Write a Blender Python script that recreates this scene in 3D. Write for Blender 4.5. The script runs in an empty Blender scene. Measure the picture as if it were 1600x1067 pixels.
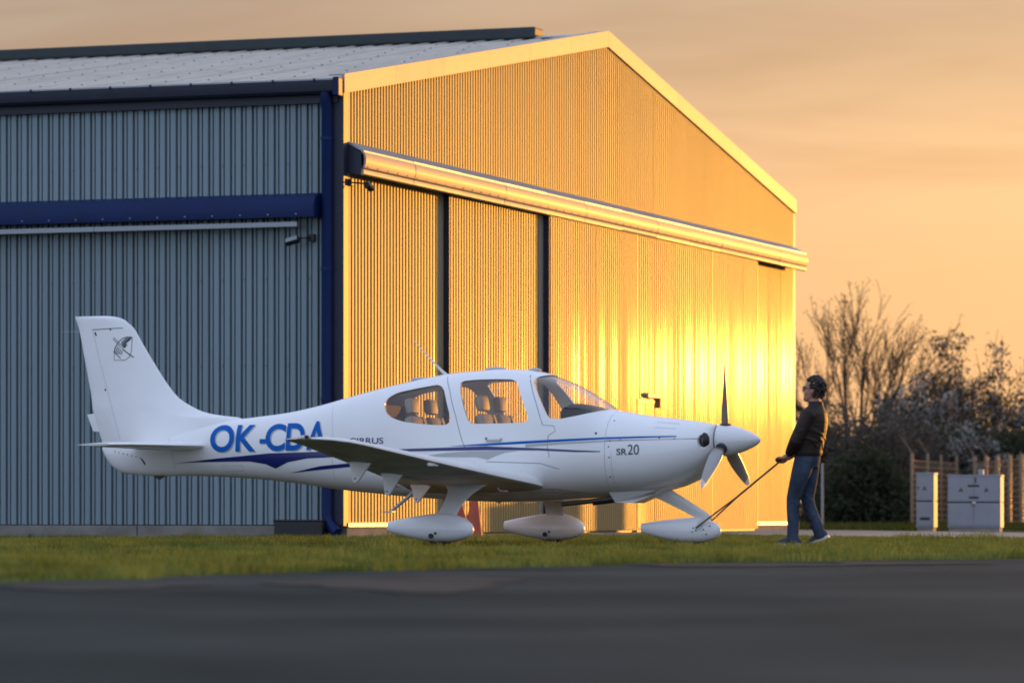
import bpy, bmesh, math, random
import numpy as np
from mathutils import Vector, Matrix, Euler
from mathutils.geometry import tessellate_polygon
SC = bpy.context.scene
COL = SC.collection
R = math.radians
random.seed(7); RNG = np.random.default_rng(11)

# ------------------------------------------------------------------ camera
cam_data = bpy.data.cameras.new('camera'); CAM = bpy.data.objects.new('camera', cam_data); COL.objects.link(CAM)
CAM.location = (0, 0, 0.34); CAM.rotation_euler = (R(90), 0, 0)
cam_data.sensor_width = 36; cam_data.lens = 139.5; cam_data.shift_y = 0.1678
cam_data.clip_start = 0.1; cam_data.clip_end = 6000
cam_data.dof.use_dof = True; cam_data.dof.focus_distance = 42.5; cam_data.dof.aperture_fstop = 2.8
SC.camera = CAM

# ------------------------------------------------------------------ sky and sun
SUN_AZ, SUN_EL = 35.5, 2.05            # degrees right of the view axis, above the horizon
world = bpy.data.worlds.new('World'); SC.world = world; world.use_nodes = True
nt = world.node_tree; nt.nodes.clear()
def N(t, **kw):
    n = nt.nodes.new(t)
    for k, v in kw.items(): setattr(n, k, v)
    return n
L = nt.links.new
out = N('ShaderNodeOutputWorld'); bg = N('ShaderNodeBackground'); L(bg.outputs[0], out.inputs[0])
sky = N('ShaderNodeTexSky', sky_type='NISHITA', sun_disc=False, sun_elevation=R(SUN_EL), sun_rotation=R(SUN_AZ), dust_density=2.0)
geo = N('ShaderNodeTexCoord')
sun_dir = Vector((math.sin(R(SUN_AZ))*math.cos(R(SUN_EL)), math.cos(R(SUN_AZ))*math.cos(R(SUN_EL)), math.sin(R(SUN_EL))))
dot = N('ShaderNodeVectorMath', operation='DOT_PRODUCT'); L(geo.outputs['Generated'], dot.inputs[0]); dot.inputs[1].default_value = sun_dir
def ramp(stops, interp='EASE'):
    r = N('ShaderNodeValToRGB'); e = r.color_ramp; e.interpolation = interp
    while len(e.elements) > 1: e.elements.remove(e.elements[-1])
    for i, (p, c) in enumerate(stops):
        el = e.elements[0] if i == 0 else e.elements.new(p)
        el.position = p; el.color = (*c, 1)
    return r
# high thin cloud veil lit by the low sun: cool away from the sun, peach towards it
mr = N('ShaderNodeMapRange'); L(dot.outputs['Value'], mr.inputs[0]); mr.inputs[1].default_value = -1; mr.inputs[2].default_value = 1
lowc = ramp([(0.0, (1.25, 1.50, 2.0)), (0.5, (.95, 1.12, 1.42)), (0.78, (.53, .43, .40)), (0.88, (.78, .50, .33)), (0.93, (.97, .57, .30)), (1.0, (1.0, .66, .34))], 'LINEAR'); L(mr.outputs[0], lowc.inputs[0])
sep = N('ShaderNodeSeparateXYZ'); L(geo.outputs['Generated'], sep.inputs[0])
hi = N('ShaderNodeMapRange', interpolation_type='SMOOTHSTEP'); L(sep.outputs[2], hi.inputs[0]); hi.inputs[1].default_value = 0.06; hi.inputs[2].default_value = 0.50
mixh = N('ShaderNodeMix', data_type='RGBA'); L(hi.outputs[0], mixh.inputs[0]); dk = N('ShaderNodeMapRange', interpolation_type='SMOOTHSTEP'); L(sep.outputs[2], dk.inputs[0]); dk.inputs[1].default_value = .078; dk.inputs[2].default_value = .125; dk.inputs[3].default_value = 1.0; dk.inputs[4].default_value = .62   # the veil thickens with height
lowd = N('ShaderNodeVectorMath', operation='SCALE'); L(lowc.outputs[0], lowd.inputs[0]); L(dk.outputs[0], lowd.inputs['Scale']); L(lowd.outputs[0], mixh.inputs[6]); mixh.inputs[7].default_value = (.80, .97, 1.36, 1)
# stretched streaks of cloud
mp = N('ShaderNodeMapping'); L(geo.outputs['Generated'], mp.inputs[0]); mp.inputs['Scale'].default_value = (6, 6, 50); mp.inputs['Rotation'].default_value = (0, R(-1.2), 0)
no = N('ShaderNodeTexNoise'); L(mp.outputs[0], no.inputs[0]); no.inputs['Scale'].default_value = 1.0; no.inputs['Detail'].default_value = 4; no.inputs['Roughness'].default_value = .5; no.inputs['Distortion'].default_value = .5
cr = ramp([(0.40, (1.05, 1.05, 1.05)), (0.66, (.86, .80, .79))], 'EASE'); L(no.outputs[0], cr.inputs[0])
fade = N('ShaderNodeMapRange', interpolation_type='SMOOTHSTEP'); L(sep.outputs[2], fade.inputs[0]); fade.inputs[1].default_value = .05; fade.inputs[2].default_value = .10
cm = N('ShaderNodeMix', data_type='RGBA'); L(fade.outputs[0], cm.inputs[0]); cm.inputs[6].default_value = (1, 1, 1, 1); L(cr.outputs[0], cm.inputs[7])
mul = N('ShaderNodeMix', data_type='RGBA', blend_type='MULTIPLY'); mul.inputs[0].default_value = 1; L(mixh.outputs[2], mul.inputs[6]); L(cm.outputs[2], mul.inputs[7])
# Nishita shines through the veil
VEIL = 1.0 / 0.06
vs = N('ShaderNodeVectorMath', operation='SCALE'); L(mul.outputs[2], vs.inputs[0]); vs.inputs['Scale'].default_value = VEIL * .80
add = N('ShaderNodeVectorMath', operation='ADD'); L(vs.outputs[0], add.inputs[0]); L(sky.outputs[0], add.inputs[1])
L(add.outputs[0], bg.inputs[0]); bg.inputs[1].default_value = 0.06

sun_data = bpy.data.lights.new('sun', 'SUN'); SUN = bpy.data.objects.new('sun', sun_data); COL.objects.link(SUN)
sun_data.energy = 3.7; sun_data.angle = R(0.6); sun_data.color = (1.0, .42, .055)
SUN.rotation_euler = (-sun_dir).to_track_quat('-Z', 'Y').to_euler(); SUN.location = (30, 40, 12)
SC.view_settings.view_transform = 'Standard'; SC.view_settings.look = 'None'; SC.view_settings.exposure = 0; SC.view_settings.gamma = 1
SC.cycles.max_bounces = 8; SC.cycles.transparent_max_bounces = 16; SC.cycles.sample_clamp_indirect = 6
SC.cycles.use_denoising = True; SC.cycles.use_adaptive_sampling = False; SC.cycles.filter_width = 1.8

# ------------------------------------------------------------------ materials
MATS = {}
def mat(name, color, rough=.5, metal=0., coat=0., coat_rough=.1, spec=.5, var=0., scale=4., bump=0., bscale=30., aniso=(1, 1, 1), alt=None, alt_pos=(.45, .62), detail=4, obj_random=0., coords='Object', trans=None):
    m = bpy.data.materials.new(name); m.use_nodes = True; t = m.node_tree; b = t.nodes['Principled BSDF']
    b.inputs['Roughness'].default_value = rough; b.inputs['Metallic'].default_value = metal
    b.inputs['Coat Weight'].default_value = coat; b.inputs['Coat Roughness'].default_value = coat_rough; b.inputs['Specular IOR Level'].default_value = spec
    tc = t.nodes.new('ShaderNodeTexCoord'); mpn = t.nodes.new('ShaderNodeMapping'); mpn.inputs['Scale'].default_value = aniso
    t.links.new(tc.outputs[coords], mpn.inputs[0])
    b.inputs['Base Color'].default_value = (*color, 1)
    last = None
    if var or alt:
        n = t.nodes.new('ShaderNodeTexNoise'); n.inputs['Scale'].default_value = scale; n.inputs['Detail'].default_value = detail; n.inputs['Roughness'].default_value = .6
        t.links.new(mpn.outputs[0], n.inputs[0])
        r = t.nodes.new('ShaderNodeValToRGB'); e = r.color_ramp.elements
        a = alt or tuple(min(1, c*(1+var)) for c in color); c0 = color if alt else tuple(c*(1-var) for c in color)
        e[0].position, e[1].position = alt_pos if alt else (.3, .7); e[0].color = (*c0, 1); e[1].color = (*a, 1)
        t.links.new(n.outputs[0], r.inputs[0]); last = r.outputs[0]
    if obj_random:
        oi = t.nodes.new('ShaderNodeObjectInfo'); mrn = t.nodes.new('ShaderNodeMapRange'); t.links.new(oi.outputs['Random'], mrn.inputs[0])
        mrn.inputs[3].default_value = 1-obj_random; mrn.inputs[4].default_value = 1+obj_random
        mx = t.nodes.new('ShaderNodeMix'); mx.data_type = 'RGBA'; mx.blend_type = 'MULTIPLY'; mx.inputs[0].default_value = 1
        if last: t.links.new(last, mx.inputs[6])
        else: mx.inputs[6].default_value = (*color, 1)
        t.links.new(mrn.outputs[0], mx.inputs[7]); last = mx.outputs[2]
        r2 = t.nodes.new('ShaderNodeMapRange'); t.links.new(oi.outputs['Random'], r2.inputs[0]); r2.inputs[3].default_value = rough*.985; r2.inputs[4].default_value = rough*1.015
        t.links.new(r2.outputs[0], b.inputs['Roughness'])
    if last: t.links.new(last, b.inputs['Base Color'])
    if bump:
        n2 = t.nodes.new('ShaderNodeTexNoise'); n2.inputs['Scale'].default_value = bscale; n2.inputs['Detail'].default_value = 5; t.links.new(mpn.outputs[0], n2.inputs[0])
        bp = t.nodes.new('ShaderNodeBump'); bp.inputs['Strength'].default_value = bump; bp.inputs['Distance'].default_value = .02
        t.links.new(n2.outputs[0], bp.inputs['Height']); t.links.new(bp.outputs[0], b.inputs['Normal'])
        if coat: t.links.new(bp.outputs[0], b.inputs['Coat Normal'])
    if trans:
        tr = t.nodes.new('ShaderNodeBsdfTranslucent'); tr.inputs[0].default_value = (*trans, 1)
        ms = t.nodes.new('ShaderNodeMixShader'); ms.inputs[0].default_value = .34
        t.links.new(b.outputs[0], ms.inputs[1]); t.links.new(tr.outputs[0], ms.inputs[2]); t.links.new(ms.outputs[0], t.nodes['Material Output'].inputs[0])
    MATS[name] = m
    return m

# ------------------------------------------------------------------ mesh helpers
class MB:
    def __init__(s): s.v = []; s.f = []
    def add(s, vs, fs):
        o = len(s.v); s.v += [tuple(p) for p in vs]; s.f += [tuple(i+o for i in f) for f in fs]; return s
    def box(s, x0, x1, y0, y1, z0, z1, b=0.):
        if b <= 0:
            return s.add([(x0,y0,z0),(x1,y0,z0),(x1,y1,z0),(x0,y1,z0),(x0,y0,z1),(x1,y0,z1),(x1,y1,z1),(x0,y1,z1)],
                         [(0,3,2,1),(4,5,6,7),(0,1,5,4),(1,2,6,5),(2,3,7,6),(3,0,4,7)])
        bm = bmesh.new(); bmesh.ops.create_cube(bm, size=1)
        for v in bm.verts: v.co = ((x0+x1)/2+v.co.x*(x1-x0), (y0+y1)/2+v.co.y*(y1-y0), (z0+z1)/2+v.co.z*(z1-z0))
        bmesh.ops.bevel(bm, geom=bm.edges[:], offset=b, segments=2, affect='EDGES', profile=.6)
        return s.bm(bm)
    def bm(s, bm):
        bm.verts.ensure_lookup_table(); bm.verts.index_update()
        s.add([v.co[:] for v in bm.verts], [[v.index for v in f.verts] for f in bm.faces]); bm.free(); return s
    def prism(s, poly, axis, a, b):                 # extrude a 2D polygon along an axis
        n = len(poly); mk = {'x': lambda p, t: (t, p[0], p[1]), 'y': lambda p, t: (p[0], t, p[1]), 'z': lambda p, t: (p[0], p[1], t)}[axis]
        vs = [mk(p, a) for p in poly]+[mk(p, b) for p in poly]
        fs = [tuple(range(n))[::-1], tuple(range(n, 2*n))]+[(i, (i+1) % n, n+(i+1) % n, n+i) for i in range(n)]
        return s.add(vs, fs)
    def rings(s, rings, cap=True, closed=True):     # loft between rings of equal count
        n = len(rings[0]); m = len(rings); fs = []
        for i in range(m-1):
            for j in range(n if closed else n-1):
                k = (j+1) % n; fs.append((i*n+j, i*n+k, (i+1)*n+k, (i+1)*n+j))
        if cap: fs += [tuple(range(n))[::-1], tuple(range((m-1)*n, m*n))]
        return s.add([p for r in rings for p in r], fs)
    def tube(s, pts, rad, seg=8, cap=True, flat=1.0):
        pts = [Vector(p) for p in pts]; rr = rad if hasattr(rad, '__len__') else [rad]*len(pts); out_ = []
        ref = None
        for i, p in enumerate(pts):
            d_ = (pts[min(i+1, len(pts)-1)]-pts[max(i-1, 0)]).normalized()
            if ref is None: ref = d_.orthogonal().normalized()
            ref = (ref-d_*ref.dot(d_)).normalized(); q = d_.cross(ref)
            out_.append([p+(ref*math.cos(a)+q*math.sin(a)*flat)*rr[i] for a in [2*math.pi*k/seg for k in range(seg)]])
        return s.rings(out_, cap)
    def lathe(s, prof, seg=24, axis='z', c=(0, 0, 0)):
        rg = []
        for r, h in prof:
            ring = []
            for k in range(seg):
                a = 2*math.pi*k/seg; x, y = r*math.cos(a), r*math.sin(a)
                p = {'z': (x, y, h), 'x': (h, x, y), 'y': (y, h, x)}[axis]
                ring.append((p[0]+c[0], p[1]+c[1], p[2]+c[2]))
            rg.append(ring)
        return s.rings(rg)
    def ball(s, c, r, seg=16, rn=10):
        rx, ry, rz = r if hasattr(r, '__len__') else (r, r, r)
        rg = []
        for i in range(rn+1):
            a = -math.pi/2+math.pi*i/rn; a = max(min(a, 1.5), -1.5)
            rg.append([(c[0]+rx*math.cos(a)*math.cos(t), c[1]+ry*math.cos(a)*math.sin(t), c[2]+rz*math.sin(a)) for t in [2*math.pi*k/seg for k in range(seg)]])
        return s.rings(rg)
    def mesh(s, name, fix=True):
        me = bpy.data.meshes.new(name); me.from_pydata(s.v, [], s.f); me.update()
        if fix:
            bm = bmesh.new(); bm.from_mesh(me); bmesh.ops.recalc_face_normals(bm, faces=bm.faces); bm.to_mesh(me); bm.free()
        return me
    def build(s, name, m, parent=None, smooth=None, fix=True, **kw):
        return obj(name, s.mesh(name, fix), m, parent, smooth, **kw)
def obj(name, me, m, parent=None, smooth=None, loc=None, rot=None):
    o = bpy.data.objects.new(name, me); COL.objects.link(o)
    if m is not None and not me.materials: me.materials.append(MATS[m] if isinstance(m, str) else m)
    if smooth is not None:
        me.shade_smooth()
        if smooth < 180: me.set_sharp_from_angle(angle=R(smooth))
    if parent is not None: o.parent = parent
    if loc is not None: o.location = loc
    if rot is not None: o.rotation_euler = rot
    return o
def tag(o, label=None, cat=None, group=None, kind=None):
    if label: o['label'] = label
    if cat: o['category'] = cat
    if group: o['group'] = group
    if kind: o['kind'] = kind
    return o
def empty(name, loc, rz=0.):
    o = bpy.data.objects.new(name, None); COL.objects.link(o); o.location = loc; o.rotation_euler = (0, 0, rz); o.empty_display_size = .3
    return o
def np_mesh(name, verts, faces):                    # equal-sized faces straight from arrays
    verts = np.asarray(verts, np.float32); faces = np.asarray(faces, np.int32); k = faces.shape[1]
    me = bpy.data.meshes.new(name); me.vertices.add(len(verts)); me.vertices.foreach_set('co', verts.ravel())
    me.loops.add(faces.size); me.loops.foreach_set('vertex_index', faces.ravel())
    me.polygons.add(len(faces)); me.polygons.foreach_set('loop_start', np.arange(0, faces.size, k, dtype=np.int32)); me.polygons.foreach_set('loop_total', np.full(len(faces), k, np.int32))
    me.update(calc_edges=True); me.validate(); return me

# ------------------------------------------------------------------ ground, tarmac, path
mat('soil', (.055, .050, .022), .95, var=.4, scale=1.5, bump=.6, bscale=18, spec=.1)
mat('tarmac', (.015, .027, .027), .92, alt=(.050, .063, .060), alt_pos=(.34, .66), scale=.35, bump=.35, bscale=120, spec=.03)
mat('concrete', (.30, .26, .22), .9, var=.2, scale=2.5, bump=.3, bscale=40, spec=.2)
g = MB().add([(-900, -200, 0), (900, -200, 0), (900, 3000, 0), (-900, 3000, 0)], [(0, 1, 2, 3)]).build('ground', 'soil'); tag(g, kind='structure')
EDGE = [(-60, -63), (-9.5, 8.7), (-2.47, 19.16), (-1.42, 21.96), (0, 24.51), (1.77, 27.38), (3.78, 29.28), (9, 34.5), (60, 80)]
def edge_y(x): return np.interp(x, [e[0] for e in EDGE], [e[1] for e in EDGE])
xs = np.linspace(-40, 40, 320); pts = [(x, float(edge_y(x))+random.uniform(-.10, .10), .006) for x in xs]
t_ = MB().add(pts+[(40, -60, .006), (-40, -60, .006)], [tuple(range(len(pts)+2))[::-1]]).build('tarmac', 'tarmac'); tag(t_, kind='structure')
PATH = [(0.2, 59.4), (3.0, 62.5), (4.0, 57), (6.7, 52), (12, 43), (16, 48), (8.6, 66), (6.6, 75.8), (5.6, 77.4), (.3, 62.7)]
p_ = MB().prism(PATH, 'z', -.05, .02).build('path', 'concrete'); tag(p_, kind='structure')
mat('dust_sheen', (.036, .044, .042), .95, var=.35, scale=1.2, bump=.4, bscale=60, spec=.1)
def patch(name, cx, cy, rx, ry, m, z, seed):
    r_ = random.Random(seed); n = 26; ph = [r_.uniform(0, 6.28) for _ in range(3)]
    q = [(cx+rx*math.cos(a)*k, cy+ry*math.sin(a)*k, z) for a, k in [(2*math.pi*i/n, 1+.22*math.sin(3*2*math.pi*i/n+ph[0])+.12*math.sin(7*2*math.pi*i/n+ph[1])) for i in range(n)]]
    o = MB().add(q, [tuple(range(n))]).build(name, m); tag(o, kind='structure'); return o
for i, (cx, cy, rx, ry, m_) in enumerate([(-.50, 18.9, .55, 1.9, 'dust_sheen'), (1.45, 25.6, .75, .8, 'dust_sheen'), (-1.9, 18.0, .45, .8, 'dust_sheen'), (2.6, 26.4, .5, .7, 'dust_sheen')]):  # first two paint the bright wall's reflection onto the tarmac
    patch('tarmac_patch', cx, cy, rx, ry, m_, .010+.0004*i, i)

# ------------------------------------------------------------------ hangar (local x along the gable, y along the side wall)
mat('clad_gable', (.31, .235, .105), .50, metal=.10, spec=.20, coat=.022, coat_rough=.11, var=.06, scale=.8, obj_random=.03, bump=.05, bscale=.9, aniso=(1, 1, .25))  # silver sheeting tinted gold, part of the sunset glow sits in the colour
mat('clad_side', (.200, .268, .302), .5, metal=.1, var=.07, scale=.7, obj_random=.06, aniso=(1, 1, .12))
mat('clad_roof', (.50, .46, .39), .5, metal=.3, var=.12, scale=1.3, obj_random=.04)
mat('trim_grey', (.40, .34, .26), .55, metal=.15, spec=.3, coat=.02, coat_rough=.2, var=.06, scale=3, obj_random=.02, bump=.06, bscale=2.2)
mat('paint_blue', (.002, .016, .085), .45, spec=.22, var=.15, scale=2)
mat('navy_dark', (.010, .014, .035), .5, var=.2)
mat('dark_void', (.008, .009, .010), .9)
mat('ridge_dark', (.018, .028, .032), .6, var=.2)
mat('plinth', (.20, .19, .165), .9, var=.25, scale=2.5, bump=.3, bscale=25)
mat('sill', (.6, .56, .48), .4, metal=.4)
mat('screw', (.12, .13, .14), .5, metal=.5)
mat('black_plastic', (.012, .012, .014), .5)
mat('lamp_glass', (.25, .27, .30), .15)
mat('cone_rust', (.45, .20, .07), .6)
mat('grey_steel', (.30, .33, .36), .45, metal=.5)
HG = empty('hangar', (-2.351, 55.0, 0), math.atan2(.9425, .334))
tag(HG, 'large metal hangar with blue canopy, sunlit corrugated gable and sliding doors', 'hangar')
WID, DEP, EAVE, RIDGE = 23.27, 24.0, 6.30, 8.22
def rz_(x): return EAVE+(RIDGE-EAVE)*(1-abs(x-WID/2)/(WID/2))
MB().add([(.12,.12,0),(WID-.12,.12,0),(WID-.12,DEP-.12,0),(.12,DEP-.12,0),(.12,.12,EAVE-.06),(WID-.12,.12,EAVE-.06),(WID-.12,DEP-.12,EAVE-.06),(.12,DEP-.12,EAVE-.06),(WID/2,.12,RIDGE-.1),(WID/2,DEP-.12,RIDGE-.1)],
   [(0,3,2,1),(0,1,5,8,4),(3,7,9,6,2),(0,4,7,3),(1,2,6,5),(4,8,9,7),(5,6,9,8)]).build('inner_wall', 'dark_void', HG)
def profile(width, pitch, crest, valley, depth, groove=0., wob=0.):     # trapezoid wave: (u, outward offset)
    sl = (pitch-crest-valley)/2; pr = []; u = 0
    n = round(width/pitch); k = width/(n*pitch)
    for i in range(n):
        b = i*pitch
        if groove: pr += [(b, depth), (b+crest, depth), (b+crest+.006, -groove), (b+crest+sl-.004, -groove), (b+crest+sl, depth*.45), (b+crest+sl+valley, depth*.45), (b+crest+sl+valley+.004, -groove), (b+pitch-.006, -groove)]
        else: pr += [(b, depth), (b+crest, depth), (b+crest+sl, 0), (b+crest+sl+valley, 0)]
    pr += [(n*pitch, depth), (n*pitch+crest*.8, depth)]
    return [(u_*k, o_+(random.gauss(0, wob) if o_ > 0 else 0)) for u_, o_ in pr]
def sheet(pr, z0, ztop):                            # ztop(u); surface lies towards -y
    n = len(pr); vs = [(u, -o, z0) for u, o in pr]+[(u, -o, ztop(u)) for u, o in pr]
    return MB().add(vs, [(i, i+1, n+i+1, n+i) for i in range(n-1)])
PG = dict(pitch=.116, crest=.046, valley=.040, depth=.044, wob=.00028)
def run_sheets(name, x0, x1, z0, ztop, m, target=.99, out_=0., share=True, parent=HG, P=PG, jitter=.0035, side=False):
    n = max(1, round((x1-x0)/target)); w = (x1-x0)/n; pr = profile(w, **P); me = None
    for i in range(n):
        a = x0+i*w
        if me is None or not share:
            pr = profile(w, **P)
            me = sheet(pr, z0, (lambda u, a=a: ztop(a+u))).mesh(name, fix=False); me.materials.append(MATS[m])
        o = obj(name, me, None, parent)
        tilt = random.uniform(-jitter, jitter)
        if side: o.location = (-out_, a+w, 0); o.rotation_euler = (0, 0, R(-90)+tilt)
        else: o.location = (a, -out_-abs(tilt)-.0012*(i % 2), 0); o.rotation_euler = (random.uniform(-1, 1)*jitter*.12, 0, tilt)
# gable cladding: above the canopy, fixed ends below it, sliding leaves proud of it
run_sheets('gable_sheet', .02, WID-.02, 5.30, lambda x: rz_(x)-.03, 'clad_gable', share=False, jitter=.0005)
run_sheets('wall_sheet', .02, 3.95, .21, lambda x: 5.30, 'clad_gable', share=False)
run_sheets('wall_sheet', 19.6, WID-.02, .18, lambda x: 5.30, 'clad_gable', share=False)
for k, (a, b, o_) in enumerate([(3.90, 8.12, .10), (8.12, 12.60, .21), (12.60, 17.0, .212), (17.0, 19.94, .214)]):
    lf = empty('door_leaf', (0, 0, 0)); lf.parent = HG
    run_sheets('door_sheet', a+.05, b, .06, lambda x: 5.10, 'clad_gable', out_=o_, parent=lf, jitter=.004, share=False)
    MB().box(a+.03, b, -o_+.006, -o_+.075, .03, 5.12).build('frame', 'navy_dark', lf)
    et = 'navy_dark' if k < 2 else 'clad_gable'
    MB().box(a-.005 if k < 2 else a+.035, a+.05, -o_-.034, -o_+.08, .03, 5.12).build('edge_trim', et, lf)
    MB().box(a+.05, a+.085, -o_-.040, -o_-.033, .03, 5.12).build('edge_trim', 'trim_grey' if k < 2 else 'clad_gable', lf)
MB().box(3.62, 3.90, -.036, -.002, .21, 5.12).build('door_post', 'grey_steel', HG)
MB().box(7.88, 8.115, -.142, -.104, .06, 5.11).build('door_post', 'grey_steel', HG)
# plinth and sill below the fixed ends
for a, b, z in ((.05, 3.9, .20), (19.96, WID, .17)):
    MB().box(a, b, -.05, .1, -.1, z-.05, .008).build('plinth', 'plinth', HG)
    MB().box(a, b, -.075, .05, z-.048, z+.012, .006).build('sill', 'sill', HG)
MB().box(3.9, 19.95, -.30, .1, -.1, .030).build('door_track', 'plinth', HG)
# side wall: upper and lower cladding, plinth
PS = dict(pitch=.165, crest=.074, valley=.036, depth=.034, groove=.040)
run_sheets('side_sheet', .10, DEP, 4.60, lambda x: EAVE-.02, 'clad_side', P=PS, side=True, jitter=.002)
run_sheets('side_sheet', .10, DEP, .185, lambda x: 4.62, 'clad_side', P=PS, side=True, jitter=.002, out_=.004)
for i in range(8):
    MB().box(-.07, .1, .10+3*i, 3.085+3*i, -.1, .172, .01).build('plinth', 'plinth', HG)
sc_ = MB()                                          # sheet fixings on the side wall
for zz in (.9, 2.4, 3.6, 5.2):
    for i in range(72):
        y = .10+.036+.33*i
        sc_.lathe([(.010, -.043), (.010, -.052), (.004, -.055)], 6, 'x', (0, y, zz))
so = sc_.build('wall_screws', 'screw', HG); so['kind'] = 'stuff'
# corner trim
MB().prism([(-.10, -.06), (.045, -.06), (.045, .0), (-.04, .0), (-.04, .14), (-.10, .14)], 'z', .17, EAVE+.02).build('corner_trim', 'navy_dark', HG)
MB().prism([(.045, -.045), (.12, -.045), (.12, -.034), (.045, -.034)], 'z', .19, EAVE).build('corner_flashing', 'trim_grey', HG)
MB().prism([(WID-.06, -.05), (WID+.06, -.05), (WID+.06, .2), (WID+.045, .2), (WID+.045, -.036), (WID-.06, -.036)], 'z', .17, EAVE-.05).build('corner_flashing', 'trim_grey', HG)
# rake trim along both gable edges, in lengths
for s_ in (0, 1):
    n = 6; xa = -.10; xb = WID/2
    for i in range(n):
        x0 = xa+(xb-xa)*i/n; x1 = xa+(xb-xa)*(i+1)/n-.004
        def zz(x): return EAVE+.13+(RIDGE-EAVE)*(x/(WID/2))
        q = [(x0, zz(x0)), (x1, zz(x1)), (x1, zz(x1)-.265), (x0, zz(x0)-.265)]
        if s_: q = [(WID-x, z) for x, z in q]
        y0 = -.075
        m_ = MB().prism(q, 'y', y0, -.034)
        q2 = [(x0, zz(x0)+.002), (x1, zz(x1)+.002), (x1, zz(x1)-.02), (x0, zz(x0)-.02)]
        if s_: q2 = [(WID-x, z) for x, z in q2]
        m_.prism(q2, 'y', -.034, .16)
        m_.build('rake_trim', 'trim_grey', HG)
# roof sheets
RW = math.hypot(WID/2+.12, RIDGE-EAVE)
rp = profile(1.0, .3333, .055, .215, .048)
def roof_mesh():
    m_ = MB(); n = len(rp); vs = []
    for q in (0, 1):
        for u, o_ in rp:
            x = -.12 if q == 0 else WID/2; z = EAVE+.02-.12*(RIDGE-EAVE)/(WID/2) if q == 0 else RIDGE+.02
            vs.append((x, u, z+o_))
    return m_.add(vs, [(i, n+i, n+i+1, i+1) for i in range(n-1)]).mesh('roof_sheet', False)
rm = roof_mesh(); rm.materials.append(MATS['clad_roof'])
for i in range(24):
    o = obj('roof_sheet', rm, None, HG); o.location = (0, .04+i, 0)
    o = obj('roof_sheet', rm, None, HG); o.location = (WID, 1.04+i, 0); o.rotation_euler = (0, 0, math.pi)
rs = MB()
for i in range(72):
    for j in range(1, 10):
        x = -.05+j*1.16+random.uniform(-.01, .01); z = EAVE+.05+(RIDGE-EAVE)*(x/(WID/2))
        if (i+j) % 2 == 0: rs.lathe([(.018, z-.01), (.018, z+.018), (.006, z+.024)], 6, 'z', (x, .04+.14+i/3, 0))
so = rs.build('roof_screws', 'screw', HG); so['kind'] = 'stuff'
MB().box(WID/2-.22, WID/2+.22, 1.15, DEP, RIDGE+.04, RIDGE+.23, .03).build('ridge_vent', 'ridge_dark', HG)
MB().prism([(WID/2-.2, RIDGE+.055), (WID/2, RIDGE+.10), (WID/2+.2, RIDGE+.055), (WID/2+.2, RIDGE+.04), (WID/2, RIDGE+.085), (WID/2-.2, RIDGE+.04)], 'y', -.02, 1.15).build('ridge_cap', 'clad_roof', HG)
# gutter along the side eave
gp = [(-.13, 6.34), (-.135, 6.22), (-.17, 6.15), (-.235, 6.135), (-.285, 6.17), (-.30, 6.25), (-.302, 6.315), (-.293, 6.315), (-.288, 6.25), (-.275, 6.18), (-.235, 6.15), (-.175, 6.165), (-.145, 6.23), (-.14, 6.34)]
MB().prism(gp, 'y', .02, DEP).build('gutter', 'navy_dark', HG, smooth=35)
MB().box(-.312, -.296, .02, DEP, 6.318, 6.338).build('gutter_lip', 'grey_steel', HG)
for i in range(18):
    MB().box(-.318, -.13, .62*i+.28, .62*i+.31, 6.30, 6.342).build('gutter_bracket', 'paint_blue', HG)
MB().box(-.30, -.12, -.06, .03, 6.10, 6.36, .02).build('gutter_end', 'paint_blue', HG)
MB().box(-.125, -.06, .02, DEP, 6.02, 6.30).build('eave_soffit', 'navy_dark', HG)
# downpipe
dp = [(-.20, .17, 6.16), (-.20, .17, 6.05), (-.15, .17, 5.93), (-.15, .17, .33), (-.155, .155, .22), (-.20, .07, .13), (-.24, -.02, .07)]
MB().tube(dp, .078, 14).build('downpipe', 'paint_blue', HG, smooth=50)
for z in (5.5, 3.7, 1.9): MB().tube([(-.15, .17, z), (-.15, .17, z+.05)], .088, 14).build('pipe_clip', 'paint_blue', HG, smooth=40)
# blue hood over the side door with its pale track
hp = [(-.045, 4.78), (-.10, 4.78), (-.30, 4.72), (-.345, 4.62), (-.35, 4.50), (-.345, 4.435), (-.31, 4.435), (-.30, 4.60), (-.10, 4.70), (-.045, 4.70)]
MB().prism(hp, 'y', .30, 10.0).build('door_hood', 'paint_blue', HG, smooth=28)
MB().prism([(-.05, 4.775), (-.10, 4.775), (-.30, 4.715), (-.345, 4.62), (-.345, 4.44), (-.05, 4.44)], 'y', .285, .30).build('hood_end', 'paint_blue', HG)
for i, (a, b) in enumerate(((.56, 3.65), (3.655, 6.7), (6.705, 9.9))): MB().box(-.30, -.22, a, b, 4.305, 4.375, .006).build('door_track', 'grey_steel', HG)
hs = MB()
for i in range(24): hs.lathe([(.012, -.349), (.012, -.357), (.004, -.36)], 6, 'x', (0, .55+.42*i, 4.475))
hs.build('hood_screws', 'lamp_glass', HG)['kind'] = 'stuff'
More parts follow.
